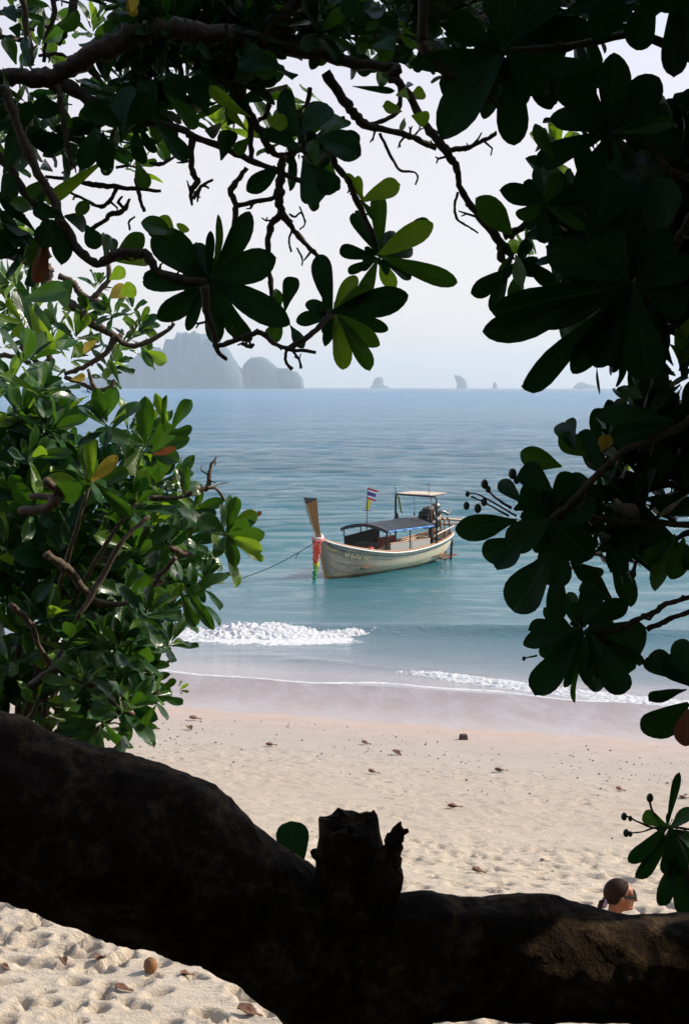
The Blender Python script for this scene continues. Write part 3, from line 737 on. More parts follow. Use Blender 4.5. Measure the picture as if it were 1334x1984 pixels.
def leaf_profile(kind):
    v = [0, .10, .26, .43, .58, .71, .82, .91, .97, 1.0]
    w = {0: [.05, .12, .25, .39, .47, .50, .46, .35, .20, .02], 1: [.05, .14, .30, .43, .49, .49, .42, .29, .15, .01], 2: [.05, .11, .22, .34, .43, .49, .49, .42, .29, .07]}[kind]
    return v, w
LEAFV = {}
def leaf_arrays(kind, curl):
    v, w = leaf_profile(kind); us = [-1, -.5, 0, .5, 1]; V = []; UV = []
    for a, b in zip(v, w):
        for u in us:
            x = u * b; z = .40 * abs(u) * b - .14 * (u * u) * b + curl * (a * a) + .035 * math.sin(a * 9 + u * 3 + kind)
            V.append((x, a - .25 * abs(curl) * a * a, z)); UV.append((.5 + u * b, a))
    F = [(i * 5 + k, i * 5 + k + 1, (i + 1) * 5 + k + 1, (i + 1) * 5 + k) for i in range(9) for k in range(4)]
    return V, UV, F
LMESH = {}
for kind in range(3):
    for ci, curl in enumerate((-.34, -.10, .14)):
        V, UV, F = leaf_arrays(kind, curl); LEAFV[(kind, ci)] = (np.array(V), F)
        for mk, mm in LM.items():
            me = bpy.data.meshes.new('leaf'); me.from_pydata(V, [], F); me.materials.append(mm)
            me.polygons.foreach_set('use_smooth', [True] * len(F)); l = me.uv_layers.new()
            for lp in me.loops: l.data[lp.index].uv = UV[lp.vertex_index]
            LMESH[(kind, ci, mk)] = me
SUNNY = [W(1025, 1835, 2.88), W(1165, 1812, 2.88)]      # where sun reaches the limb between the leaves
class Tree:
    def __init__(s, root): s.root = root; s.lv = []; s.inv = Matrix.Translation(-root.location)
    def leaf(s, B, T, width, nrm, mk, pri, kind=None, ci=None):
        B = Vector(B); T = Vector(T); ax = T - B; L = ax.length
        if L < 1e-5: return
        y = ax / L; z = nrm - y * nrm.dot(y)
        if z.length < 1e-4: z = Vector((0, 0, 1)) - y * y.z
        z.normalize(); x = y.cross(z)
        kind = random.randrange(3) if kind is None else kind; ci = random.randrange(3) if ci is None else ci
        m = Matrix(((x.x * width, y.x * L, z.x * L * .6, B.x), (x.y * width, y.y * L, z.y * L * .6, B.y), (x.z * width, y.z * L, z.z * L * .6, B.z), (0, 0, 0, 1)))
        s.lv.append((pri, m, kind, ci, mk))
    def stroke(s, x0, y0, x1, y1, w, Y, mk='d', dz=None, roll=None, kind=None):
        """one leaf seen from pixel base to pixel tip, in metres at distance Y"""
        d = random.uniform(-.06, .06) if dz is None else dz
        B = W(x0, y0, Y); T = W(x1, y1, Y + d); B = B - (T - B) * .10; a = (T - B).normalized()
        rl = random.uniform(-.6, .6) if roll is None else roll
        n = -(B - CAMP).normalized(); n = Matrix.Rotation(rl, 3, a) @ n
        s.leaf(B, T, w / FPX * Y * .90 / max(.6, math.cos(rl)), n, mk, 2, kind)
    def rosette(s, c, axis, L, n, mks='g', pri=1, lo=.25, hi=1.45, wr=(.32, .44), node=.05):
        if pri == 1.2:
            for px, py in ((1025, 1835), (1160, 1815)):
                e = c - W(px, py, 2.88)
                if (e - sd * e.dot(sd)).length < .19 and e.dot(sd) > .3: return
        axis = axis.normalized(); u = axis.orthogonal().normalized(); v = axis.cross(u); ph = random.uniform(0, 6.28)
        for i in range(n):
            f = (i + .5) / n; el = lo + (hi - lo) * f + random.gauss(0, .12); a = ph + i * 2.4 + random.gauss(0, .15)
            rd = u * math.cos(a) + v * math.sin(a)
            d = axis * math.cos(el) + rd * math.sin(el); d.z -= .12 * f; d.normalize()
            l = L * random.uniform(.72, 1.1) * (.62 + .38 * min(1, f * 2.0))
            B = c - axis * node * f + rd * .006
            nr = (axis * math.sin(el) - rd * math.cos(el)) + Vector((random.gauss(0, .18), random.gauss(0, .18), random.gauss(0, .18)))
            s.leaf(B, B + d * l, l * random.uniform(*wr), nr, random.choice(mks), pri)
    def finish(s, limit=298):
        keep = []
        for q in s.lv:
            mid = q[1] @ Vector((0, .55, 0))
            if q[0] <= 1.2 and any((mid - p_).dot(sd) > .15 and ((mid - p_) - sd * (mid - p_).dot(sd)).length < .10 for p_ in SUNNY): continue
            keep.append(q)
        s.lv = keep
        s.lv.sort(key=lambda q: -q[0])
        for (p, m, k, c, mk) in s.lv[:limit]:
            o = bpy.data.objects.new('leaf', LMESH[(k, c, mk)]); C.objects.link(o); o.parent = s.root; o.matrix_local = s.inv @ m
        rest = s.lv[limit:]
        groups = {}
        for q in rest: groups.setdefault(q[4], []).append(q)
        for mk, qs in groups.items():
            VV = []; FF = []; UU = []; off = 0
            for (p, m, k, c, _) in qs:
                V, F = LEAFV[(k, c)]; Mx = np.array(s.inv @ m); VV.append(V @ Mx[:3, :3].T + Mx[:3, 3]); FF.append(np.array(F) + off); off += len(V)
                UU.append(np.array(leaf_arrays_uv(k)))
            o = np_mesh('foliage', np.concatenate(VV), np.concatenate(FF), LM[mk], s.root)
            tag(o, kind='stuff'); l = o.data.uv_layers.new(); li = np.zeros(len(o.data.loops), np.int32); o.data.loops.foreach_get('vertex_index', li)
            l.data.foreach_set('uv', np.concatenate(UU)[li].astype(np.float32).ravel())
_uvc = {}
def leaf_arrays_uv(k):
    if k not in _uvc: _uvc[k] = leaf_arrays(k, 0)[1]
    return _uvc[k]

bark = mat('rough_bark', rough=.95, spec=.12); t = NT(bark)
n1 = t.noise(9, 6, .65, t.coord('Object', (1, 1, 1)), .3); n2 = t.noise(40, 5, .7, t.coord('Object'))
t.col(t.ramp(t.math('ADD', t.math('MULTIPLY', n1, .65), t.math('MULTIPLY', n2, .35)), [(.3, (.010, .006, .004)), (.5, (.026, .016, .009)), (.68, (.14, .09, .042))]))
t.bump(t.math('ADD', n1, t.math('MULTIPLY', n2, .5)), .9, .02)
twig_m = mat('twig_bark', rough=.8); t = NT(twig_m); n2 = t.noise(70, 4, .65, t.coord('Object'))
t.col(t.ramp(n2, [(.3, (.04, .027, .016)), (.7, (.13, .085, .048))])); t.bump(n2, .6, .004)

def pxpath(pts, Y, dY=0.0):
    """pixel polyline (x, y, radius px) to world polyline with radius in metres; Y may drift along it"""
    n = len(pts); out = []
    for i, p in enumerate(pts):
        yy = Y + dY * i / max(1, n - 1); yy = p[3] if len(p) > 3 else yy
        q = W(p[0], p[1], yy); out.append((q.x, q.y, q.z, p[2] / FPX * yy))
    return out
def branch(tree, pts, Y, dY=0.0, name='branch', m=None, n=8, wob=.16, sub=5):
    P = smooth_path(pxpath(pts, Y, dY), sub, wob)
    L = Vector(tree.root.location)
    mb = MB(); mb.tube([Vector(p[:3]) - L for p in P], [p[3] for p in P], n, True, .10)
    for i in range(2, len(P) - 2):           # short dead side twigs
        if P[i][3] < .013 and P[0][3] > .0045 and random.random() < .13:
            q = Vector(P[i][:3]) - L; d = Vector((random.gauss(0, 1), random.gauss(0, .6), random.gauss(-.3, 1))).normalized(); l = random.uniform(.012, .03)
            e = q + d * l; g = e + (d + Vector((random.gauss(0, .8), random.gauss(0, .8), random.gauss(0, .8)))).normalized() * l * .7
            mb.tube([q, e, g], [.0034, .0028, .0018], 5, True, .25)
            if random.random() < .6: mb.tube([e, e + Vector((random.gauss(0, 1), random.gauss(0, 1), random.gauss(0, 1))).normalized() * l * .5], [.0024, .0016], 5)
    # knobby leaf scars
    for i in range(2, len(P) - 1, 3):
        if random.random() < .5:
            q = Vector(P[i][:3]) - L; mb.ball(q + Vector((random.uniform(-1, 1), random.uniform(-1, 1), random.uniform(-1, 1))) * P[i][3] * .6, P[i][3] * random.uniform(.7, 1.0), 6, 4, None, .15)
    return mb.build(name, m or twig_m, tree.root, True)

# ---- the leaning tree whose low limb crosses the picture
def bumpy_limb(rows, Y0, root, name, nring=56, seg=.012, seed=1):
    P = smooth_path(rows, 1, 0); A = np.array(smooth_path(rows, 40, 0))
    d = np.linalg.norm(np.diff(A[:, :3], axis=0), axis=1); s_ = np.concatenate([[0], np.cumsum(d)]); n = int(s_[-1] / seg)
    q = np.linspace(0, s_[-1], n); B = np.stack([np.interp(q, s_, A[:, i]) for i in range(4)], 1)
    L = np.array(root.location); V = []; u = None
    for i in range(n):
        tt = B[min(i + 1, n - 1), :3] - B[max(i - 1, 0), :3]; tt /= np.linalg.norm(tt)
        if u is None: u = np.cross(tt, (0, 1, 0)); u /= np.linalg.norm(u)
        u = u - tt * u.dot(tt); u /= np.linalg.norm(u); w = np.cross(tt, u)
        a = np.linspace(0, 2 * math.pi, nring, endpoint=False)
        r = B[i, 3]
        nn = np.array([.075 * mnoise.noise(Vector((math.cos(x) * 1.1, math.sin(x) * 1.1, q[i] * 5 + seed))) + .04 * mnoise.noise(Vector((math.cos(x) * 3.2, math.sin(x) * 3.2, q[i] * 14 + seed))) + .022 * mnoise.noise(Vector((math.cos(x) * 9, math.sin(x) * 9, q[i] * 45 + seed))) for x in a])
        rr = r * (1 + nn * (1.5))
        V.append(B[i, :3] - L + np.cos(a)[:, None] * u * rr[:, None] + np.sin(a)[:, None] * w * rr[:, None])
    V = np.concatenate(V); F = [(i * nring + k, i * nring + (k + 1) % nring, (i + 1) * nring + (k + 1) % nring, (i + 1) * nring + k) for i in range(n - 1) for k in range(nring)]
    return np_mesh(name, V, np.array(F), bark, root)
gx, gy = W(700, 2300, 3.05).x, 3.05
tree1 = Tree(thing('leaning_tree', 'big dark leaning tree with a thick low limb across the foreground and a broken stub', 'tree', (gx, gy, float(sand_base(np.array(gx), np.array(gy))) - .05)))
r1 = tree1.root
def PX(px, py, r, Y): q = W(px, py, Y); return (q.x, q.y, q.z, r / FPX * Y)
base = r1.location
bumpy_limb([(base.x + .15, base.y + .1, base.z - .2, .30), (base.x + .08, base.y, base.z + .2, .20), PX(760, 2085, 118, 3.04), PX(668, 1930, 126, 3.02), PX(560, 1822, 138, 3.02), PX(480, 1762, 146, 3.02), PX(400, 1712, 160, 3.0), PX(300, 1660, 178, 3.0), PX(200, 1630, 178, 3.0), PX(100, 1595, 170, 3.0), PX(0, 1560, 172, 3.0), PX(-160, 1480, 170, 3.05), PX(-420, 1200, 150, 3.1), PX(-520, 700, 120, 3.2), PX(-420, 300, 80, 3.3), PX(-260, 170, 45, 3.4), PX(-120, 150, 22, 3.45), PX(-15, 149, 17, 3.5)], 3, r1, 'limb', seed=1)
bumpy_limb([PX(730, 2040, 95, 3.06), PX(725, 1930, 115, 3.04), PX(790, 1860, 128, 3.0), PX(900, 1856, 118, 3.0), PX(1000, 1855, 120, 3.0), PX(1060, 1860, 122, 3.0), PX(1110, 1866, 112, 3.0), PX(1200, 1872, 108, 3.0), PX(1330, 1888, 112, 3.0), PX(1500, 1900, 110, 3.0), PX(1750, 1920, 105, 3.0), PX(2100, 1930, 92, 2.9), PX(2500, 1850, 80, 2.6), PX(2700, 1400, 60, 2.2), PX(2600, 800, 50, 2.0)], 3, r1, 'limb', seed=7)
# broken stub
def stub():
    mb = MB(); n = 26; rows = [(1800, 70), (1745, 78), (1700, 74), (1655, 68), (1622, 64), (1604, 61)]
    c = [W(690 - (1850 - r[0]) * .06, r[0], 3.0) - base for r in rows]; vs = []
    for j, (r, q) in enumerate(zip(rows, c)):
        for k in range(n):
            a = 2 * math.pi * k / n; k_ = 1 + .09 * mnoise.noise(Vector((math.cos(a) * 2, math.sin(a) * 2, j * .9)))
            rr = r[1] / FPX * 2.95 * k_
            z = 0
            if j == len(rows) - 1: z = (.004 + .024 * max(0, math.cos(a - .3)) ** 10 + .020 * max(0, math.cos(a - 3.0)) ** 30 + .016 * mnoise.noise(Vector((k * 1.3, 3, 1))) + .016 * max(0, math.sin(a)) ** 2)
            vs.append((q.x + math.cos(a) * rr, q.y + math.sin(a) * rr, q.z + z))
    for k in range(n):
        a = 2 * math.pi * k / n; vs.append((c[-1].x + math.cos(a) * .035, c[-1].y + math.sin(a) * .035, c[-1].z + .008 + .012 * math.sin(k * 2.1)))
    R = len(rows) + 1
    fs = [(j * n + k, j * n + (k + 1) % n, (j + 1) * n + (k + 1) % n, (j + 1) * n + k) for j in range(R - 1) for k in range(n)] + [tuple((R - 1) * n + k for k in range(n))]
    mb.add(vs, fs)
    mb.build('broken_stub', bark, r1)
    P = smooth_path([PX(735, 1720, 46, 2.95), PX(750, 1670, 30, 2.95), PX(762, 1640, 20, 2.95), PX(768, 1612, 14, 2.95), PX(776, 1592, 2, 2.95)], 4, .1)
    sp = MB().tube([Vector(p[:3]) - base for p in P], [p[3] for p in P], 10, True, .15)
    P = [PX(765, 1622, 8, 2.95), PX(780, 1612, 7, 2.95), PX(791, 1609, 4, 2.95)]; sp.tube([Vector(p[:3]) - base for p in P], [p[3] for p in P], 6, True, .1)
    P = [PX(762, 1625, 6, 2.95), PX(757, 1612, 3, 2.95)]; sp.tube([Vector(p[:3]) - base for p in P], [p[3] for p in P], 5, True, .1)
    P = [PX(625, 1660, 16, 2.93), PX(608, 1652, 10, 2.93), PX(603, 1648, 5, 2.93)]; sp.tube([Vector(p[:3]) - base for p in P], [p[3] for p in P], 6, True, .1)
    sp.build('splinter', bark, r1, True)
stub()
tree1.stroke(572, 1700, 565, 1584, 74, 3.2, 'd', dz=.02, roll=.1, kind=2)

B1 = [
 ([(-20,148,17),(60,150,17),(100,150,17),(135,130,17),(200,95,20),(270,70,21),(340,58,20),(450,72,18),(560,92,14),(640,110,12),(700,125,10),(775,133,8)], 3.5, 0),
 ([(112,158,14),(150,177,13),(200,210,12),(270,232,9),(350,250,7),(375,265,7),(430,285,6),(480,308,6),(560,342,5),(622,365,4)], 3.5, 0),
 ([(372,262,7),(370,310,6),(374,335,6),(383,352,6),(370,368,5),(372,398,2.5)], 3.5, 0), ([(374,385,4),(390,362,3.5),(413,348,2.5)], 3.5, 0),
 ([(395,120,9),(425,150,10),(450,170,10),(475,210,9),(490,235,9),(510,262,8),(525,292,7),(545,300,6),(600,280,5),(645,238,5),(668,228,4)], 3.55, 0),
 ([(630,140,10),(660,185,10),(680,212,9),(705,240,9),(760,255,6),(800,268,6),(845,287,6)], 3.6, 0),
 ([(775,133,10),(757,148,8),(785,175,8),(820,237,8),(850,275,9),(872,305,8),(885,330,7),(893,365,6),(920,412,7),(960,458,8),(972,480,10),(968,505,8)], 3.4, 0),
 ([(868,290,5),(900,288,4.5),(930,275,4),(955,262,4),(960,255,2)], 3.4, 0),
 ([(735,258,3),(755,300,3),(775,330,2.6),(800,333,2),(809,342,2),(804,358,1.5)], 3.6, 0),
 ([(886,372,3),(880,400,2.5),(885,425,2.5),(905,438,2),(926,452,1.3)], 3.4, 0),
 ([(478,325,5),(460,350,5.5),(446,372,6),(458,398,6),(452,440,4)], 3.5, 0), ([(460,398,5),(500,390,4.5),(540,382,4)], 3.5, 0),
 ([(548,300,7),(542,350,8),(540,385,9),(545,415,7),(522,440,6),(520,500,5),(523,540,5),(527,578,4)], 3.5, 0),
 ([(545,412,7),(565,440,6),(590,470,5),(612,495,4),(620,530,4),(640,590,5)], 3.5, 0),
 ([(560,415,2),(572,420,2),(583,412,1.8),(592,430,1.5)], 3.5, 0), ([(568,440,2),(560,465,2),(564,488,2)], 3.5, 0), ([(575,480,1.8),(585,500,1.8),(585,515,1.3)], 3.5, 0), ([(580,445,1.6),(590,435,1.6),(588,420,1.6),(580,400,1.5)], 3.5, 0),
 ([(640,290,7),(650,320,6),(675,350,6),(690,385,6),(715,440,5),(733,492,6)], 3.4, 0),
 ([(-20,180,9),(8,175,9),(30,230,9),(60,310,9),(95,372,9),(120,430,9),(150,480,9),(185,510,8),(210,502,9),(245,490,9),(280,492,9),(305,525,8),(340,540,8),(400,547,7)], 3.3, 0),
 ([(112,165,5),(122,220,5),(128,270,5),(140,325,4)], 3.45, 0), ([(-20,290,9),(15,320,9),(40,362,9),(72,402,8),(100,440,6)], 3.5, 0),
 ([(88,342,3),(140,348,4),(180,358,5),(215,360,5),(255,365,4),(312,370,3)], 3.6, 0), ([(228,362,4),(215,385,4),(200,400,4),(180,395,3),(135,372,2.5)], 3.6, 0),
 ([(178,443,4),(200,430,4),(215,415,5),(240,408,5),(252,385,2)], 3.6, 0), ([(243,405,3),(230,392,3),(238,380,2)], 3.6, 0), ([(262,345,3),(270,380,4),(280,410,3)], 3.6, 0), ([(262,420,2),(250,430,2),(252,446,2)], 3.6, 0),
 ([(290,315,3),(312,318,4),(340,303,2)], 3.5, 0), ([(225,325,3),(255,322,2),(290,340,2)], 3.5, 0),
 ([(395,555,9),(400,600,7),(415,650,6),(422,680,5),(440,697,3)], 3.2, 0), ([(418,672,5),(455,660,5),(480,650,5),(505,644,5),(530,665,4.5),(565,677,4.5),(612,683,3)], 3.2, 0), ([(560,675,6),(600,650,6),(625,625,6),(645,604,7)], 3.25, 0.1),
 ([(468,664,4),(485,672,4),(492,666,2.5)], 3.2, 0), ([(555,675,3),(553,700,3),(566,716,3.5)], 3.2, 0), ([(582,685,1.2),(580,700,1.2),(583,714,3)], 3.2, 0),
 ([(-20,68,5),(30,75,5),(55,80,5)], 3.7, 0), ([(45,-20,6),(50,40,6),(58,100,7),(62,128,6)], 3.6, 0), ([(145,-20,8),(140,25,8),(125,60,7),(112,85,7)], 3.6, 0), ([(100,-20,5),(105,30,5),(90,70,4),(85,120,4)], 3.6, 0),
 ([(75,108,3),(115,104,4),(130,112,2)], 3.6, 0), ([(565,50,14),(545,60,12),(520,70,12),(590,-20,15)][::-1], 3.5, 0),
 ([(740,135,6),(770,150,5),(775,205,4),(760,225,4),(725,240,5),(700,243,6)], 3.65, 0),
 ([(600,170,5),(590,240,5),(588,290,5)], 3.55, 0), ([(485,230,6),(487,290,5),(485,315,5)], 3.55, 0), ([(500,160,4),(520,190,5),(515,225,4),(500,232,4)], 3.6, 0),
]
for pts, Y, dY in B1: branch(tree1, pts, Y, dY)
S1 = """735 490 733 362 36 g
728 485 682 408 32 d
740 490 842 430 50 l
744 488 838 436 44 d
745 500 887 550 42 g
748 496 815 482 28 d
727 500 655 484 32 d
730 504 672 528 22 d
736 505 760 560 32 l
728 510 700 578 34 g
746 488 757 430 26 d
745 505 800 540 30 d
705 388 772 352 42 l
704 385 668 334 22 l
702 388 688 340 20 l
700 390 728 425 18 g
640 600 612 476 46 d
655 602 796 572 64 d
652 610 742 668 42 g
655 615 727 716 36 g
650 617 660 722 42 l
640 600 594 590 28 d
640 612 572 622 32 d
650 595 692 530 34 l
645 615 630 668 24 d
655 600 715 545 36 g
660 606 755 640 30 d
553 597 573 537 36 d
540 597 537 555 22 g
545 625 520 662 38 g
565 635 592 680 26 d
536 600 520 570 18 d
400 540 295 448 78 d
400 530 382 452 30 d
405 530 408 442 20 d
412 530 427 413 16 g
415 535 496 408 48 d
420 545 542 500 72 d
420 545 572 632 62 d
402 552 275 545 48 d
400 555 302 622 52 d
395 560 362 646 26 d
405 560 420 670 42 d
425 560 477 682 46 d
425 560 497 606 38 d
415 560 430 616 26 d
440 560 500 600 30 d
330 450 275 424 38 g
336 450 308 421 32 l
352 450 358 434 30 l
335 470 290 440 30 g
224 502 277 450 44 g
214 500 226 452 22 g
203 500 206 450 24 g
230 505 300 505 34 l
120 212 54 207 46 d
130 270 60 275 52 d
200 262 205 332 40 d
185 255 160 330 44 d
262 250 276 322 32 d
266 318 283 367 32 g
270 245 303 295 22 d
305 242 366 306 38 d
195 316 88 392 30 l
100 330 70 308 26 g
90 350 50 380 30 g
535 328 473 372 42 d
590 318 622 400 64 d
600 322 652 372 50 d
615 330 657 368 30 d
578 290 505 240 40 d
578 262 533 158 46 d
588 255 637 198 58 d
520 232 560 240 36 l
478 222 400 173 28 l
475 250 440 212 18 l
430 305 440 248 42 d
400 252 428 252 34 d
620 268 708 292 62 d
625 262 668 214 52 g
640 280 700 260 40 d
690 168 772 176 15 d
612 320 600 260 30 g
480 270 452 300 30 g
240 250 245 160 50 d
230 240 160 200 50 d
250 240 300 180 50 d
300 230 280 150 44 d
350 220 330 140 50 d
400 215 370 130 54 d
470 120 540 130 60 g
540 130 450 100 60 d
330 190 380 250 36 g
100 300 60 250 40 d
20 260 60 190 40 d
10 330 35 260 46 d
30 120 10 70 30 g
60 130 48 70 24 g
100 60 160 30 34 g
30 40 10 10 34 d
90 80 130 60 30 g
20 55 42 60 30 d
5 380 22 340 40 d
60 400 25 390 30 g
120 420 60 400 36 d
130 420 180 440 36 d
150 415 170 390 28 g
170 440 190 480 40 d
100 430 80 480 50 d
110 430 130 510 44 d
90 445 60 520 44 g
87 452 78 556 34 b
255 22 262 -8 22 y
252 -5 258 38 24 y
760 95 735 70 50 d
700 30 660 0 44 d
765 60 740 125 34 g
790 190 770 172 24 l
775 215 742 205 26 l
795 190 822 178 30 l
800 225 832 232 34 l
783 230 776 252 12 l
785 170 800 160 14 g"""
def strokes(tree, txt, Y, jit=.12):
    for ln in txt.strip().split('\n'):
        p = ln.split(); v = [float(q) for q in p[:5]]
        tree.stroke(*v, Y + random.uniform(-jit, jit), p[5])
strokes(tree1, S1, 3.4)
def fill(tree, boxes, Yr, Lpx, mks, pri=1.2, axis=None):
    for (x0, y0, x1, y1, n) in boxes:
        for _ in range(n):
            Y = random.uniform(*Yr); c = W(random.uniform(x0, x1), random.uniform(y0, y1), Y)
            ax = Vector(axis) if axis else Vector((random.gauss(0, .6), random.gauss(-.3, .5), random.gauss(.3, .6)))
            tree.rosette(c, ax, Lpx / FPX * Y * random.uniform(.85, 1.15), random.randint(7, 11), mks, pri)
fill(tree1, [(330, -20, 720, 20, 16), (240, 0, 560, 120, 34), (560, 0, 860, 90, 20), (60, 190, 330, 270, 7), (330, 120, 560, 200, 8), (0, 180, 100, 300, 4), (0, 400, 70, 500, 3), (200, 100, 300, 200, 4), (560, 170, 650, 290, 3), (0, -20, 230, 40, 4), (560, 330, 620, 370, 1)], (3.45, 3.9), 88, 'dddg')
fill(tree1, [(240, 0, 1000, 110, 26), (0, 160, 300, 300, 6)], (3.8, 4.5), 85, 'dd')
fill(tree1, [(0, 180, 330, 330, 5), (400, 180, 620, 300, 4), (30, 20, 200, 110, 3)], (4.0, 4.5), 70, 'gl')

# ---- the tree on the right with large dark leaves
q = W(1760, 1900, 2.5)
tree2 = Tree(thing('sea_lettuce_tree', 'dark shaded tree along the right edge with large rounded paddle leaves against the sky', 'tree', (q.x, 2.35, float(sand_base(np.array(q.x), np.array(2.35))) - .05)))
b2 = tree2.root.location
bumpy_limb([(b2.x, b2.y, b2.z - .1, .14), (b2.x + .05, b2.y, b2.z + .6, .11), PX(1740, 1300, 85, 2.4), PX(1640, 900, 62, 2.45), PX(1530, 600, 50, 2.6), PX(1480, 300, 40, 2.75), PX(1450, 50, 30, 2.8), PX(1300, -200, 22, 2.8), PX(1150, -330, 12, 2.8)], 3, tree2.root, 'trunk', nring=20, seg=.03, seed=4)
B2 = [
 ([(815,85,9),(850,130,8),(880,150,8),(912,158,7),(940,182,7),(962,202,5)], 2.75, 0), ([(1150,-330,12),(900,-180,10),(830,-40,9),(815,85,9)], 2.8, 0),
 ([(1460,250,10),(1400,160,9),(1250,70,8),(1100,90,7),(975,98,6)], 2.75, 0), ([(1480,520,16),(1400,480,12),(1345,420,9),(1310,470,8),(1270,520,8),(1228,548,8)], 2.7, 0),
 ([(1470,400,14),(1380,350,9),(1320,340,7),(1290,320,6),(1262,285,4),(1225,262,5),(1182,255,6)], 2.75, 0), ([(1055,396,5),(1012,440,7),(975,458,8)], 3.35, 0), ([(1480,700,16),(1380,780,10),(1310,830,8),(1200,880,7),(1120,960,7),(1060,1010,6)], 2.75, 0),
 ([(1600,1100,12),(1420,1130,7),(1334,1158,5),(1290,1170,5),(1262,1188,6),(1240,1197,5),(1190,1222,5),(1130,1225,5)], 2.75, 0), ([(1590,1200,12),(1420,1170,7),(1334,1187,5),(1300,1197,5),(1286,1205,6),(1252,1220,5)], 2.75, 0),
 ([(1560,900,12),(1400,1010,8),(1250,1010,6),(1110,1003,5),(1060,1005,5)], 2.8, 0), ([(1600,1400,14),(1420,1380,8),(1340,1350,6)], 2.8, 0), ([(1450,1000,8),(1340,1030,6),(1305,1045,5)], 3.1, 0),
 ([(990,985,3),(960,965,2),(940,945,2)], 2.8, 0), ([(1000,1000,2),(930,960,1.5),(903,955,1.5)], 2.8, 0), ([(985,1000,2),(940,975,1.6),(912,962,2)], 2.8, 0), ([(1040,1270,2),(1022,1274,1.5),(1012,1276,1.5)], 2.8, 0), ([(1232,1085,3),(1227,1105,4),(1225,1116,6)], 2.8, 0)]
for pts, Y, dY in B2: branch(tree2, pts, Y, dY)
def bud(tree, px, py, r, Y, m):
    q = W(px, py, Y) - tree.root.location; MB().ball(q, (r / FPX * Y * .9, r / FPX * Y * .9, r / FPX * Y * 1.2), 8, 6).build('bud', m, tree.root, True)
bud_m = mat('green_bud', (.05, .07, .03), .5)
for x, y, r in ((938, 938, 8), (945, 948, 6), (903, 980, 7), (937, 973, 7), (925, 985, 8), (992, 918, 9), (1000, 930, 7), (1225, 1112, 8), (1014, 1276, 4), (905, 957, 5)): bud(tree2, x, y, r, 2.8, bud_m)
S2 = """960 103 790 125 46 d
960 92 872 28 64 d
975 85 958 -35 66 d
985 85 1062 -20 84 d
990 95 1140 50 74 d
985 105 1168 165 56 d
962 118 840 258 84 d
965 120 852 190 58 d
985 120 995 287 68 d
975 122 938 232 40 d
990 115 1058 182 64 d
1100 22 1218 -22 60 d
1225 12 1135 62 62 d
1262 -10 1222 108 66 d
1305 0 1305 150 56 d
1240 0 1334 -10 60 d
1325 -20 1330 112 60 d
1180 -10 1100 -30 60 d
1175 255 1027 311 54 d
1175 250 1052 213 54 d
1175 245 1083 138 74 d
1180 240 1192 98 70 d
1185 245 1278 148 76 d
1190 250 1262 195 60 d
1195 256 1310 233 32 g
1195 262 1310 262 28 d
1222 268 1334 296 52 d
1178 265 1178 366 74 d
1175 268 1108 392 62 d
1185 262 1240 330 44 d
1050 390 957 370 46 d
985 448 922 382 56 g
1056 390 1014 350 26 d
1057 385 1031 300 32 d
1060 385 1086 330 38 g
1065 390 1152 352 36 d
1062 396 1163 402 24 d
1045 395 1000 432 38 g
1060 400 1136 452 26 g
1055 405 1050 475 36 d
1068 300 1030 240 30 g
1040 290 1075 250 26 l
1265 462 1292 342 84 d
1150 442 1195 325 92 d
1180 440 1230 350 80 d
1200 555 942 602 78 d
1120 585 938 660 70 d
1190 570 1000 640 64 d
1190 580 994 749 56 d
1190 590 1100 722 60 d
1190 590 1145 722 74 d
1225 575 1185 718 60 d
1230 570 1255 740 90 d
1200 540 1060 478 82 d
1210 535 1150 425 80 d
1230 540 1188 428 84 d
1240 540 1295 440 74 d
1240 550 1345 500 70 d
1245 560 1340 590 80 d
972 528 914 571 40 d
990 502 945 612 32 d
1010 520 990 610 40 g
1000 500 1020 560 30 l
1015 505 1080 560 36 d
985 500 970 540 26 g
1155 712 1158 757 6 g
1290 815 1144 797 50 d
1290 825 1180 850 50 d
1110 868 1084 803 54 g
1135 880 1075 848 46 g
1080 902 1008 880 50 g
1065 950 1008 905 58 d
1160 895 1118 842 54 d
1165 872 1178 836 32 y
1205 780 1215 752 24 g
1240 770 1212 752 30 g
990 1010 882 1028 58 d
1005 968 958 922 36 d
1010 1050 922 1085 64 d
1005 1060 962 1113 44 d
1060 1080 998 1192 88 d
1080 1100 1078 1208 46 d
1110 1092 1172 1132 46 d
1180 1060 1208 1112 44 d
1302 1045 1264 1145 38 g
1298 1050 1240 1095 38 g
1322 1050 1305 1132 46 g
1330 1060 1342 1115 40 g
1100 1215 1028 1212 38 d
1112 1220 1008 1247 46 d
1120 1235 1033 1346 66 d
1120 1225 1042 1272 54 d
1125 1235 1100 1347 26 d
1122 1290 1099 1376 13 g
1135 1235 1130 1342 32 d
1140 1235 1167 1337 44 d
1150 1240 1204 1352 62 d
1150 1230 1237 1298 64 d
1150 1220 1258 1252 88 d
1140 1205 1218 1165 50 d
1130 1200 1150 1148 56 d
1320 1318 1252 1268 60 d
1345 1330 1290 1270 60 d
1322 1338 1252 1363 30 d
1325 1368 1242 1424 72 d
1330 1380 1328 1448 52 b
1345 1300 1310 1240 50 d
1180 1160 1130 1120 60 d
1000 985 1060 960 60 d
1060 1010 980 1060 70 d
1065 1005 1020 930 70 d
1065 1000 1110 920 74 d
1070 1005 1160 960 76 d
1070 1015 1150 1080 76 d
1065 1020 1085 1140 74 d
1310 640 1330 690 30 l
1334 620 1312 665 26 l
1300 670 1330 700 26 l"""
strokes(tree2, S2, 2.72, .1)
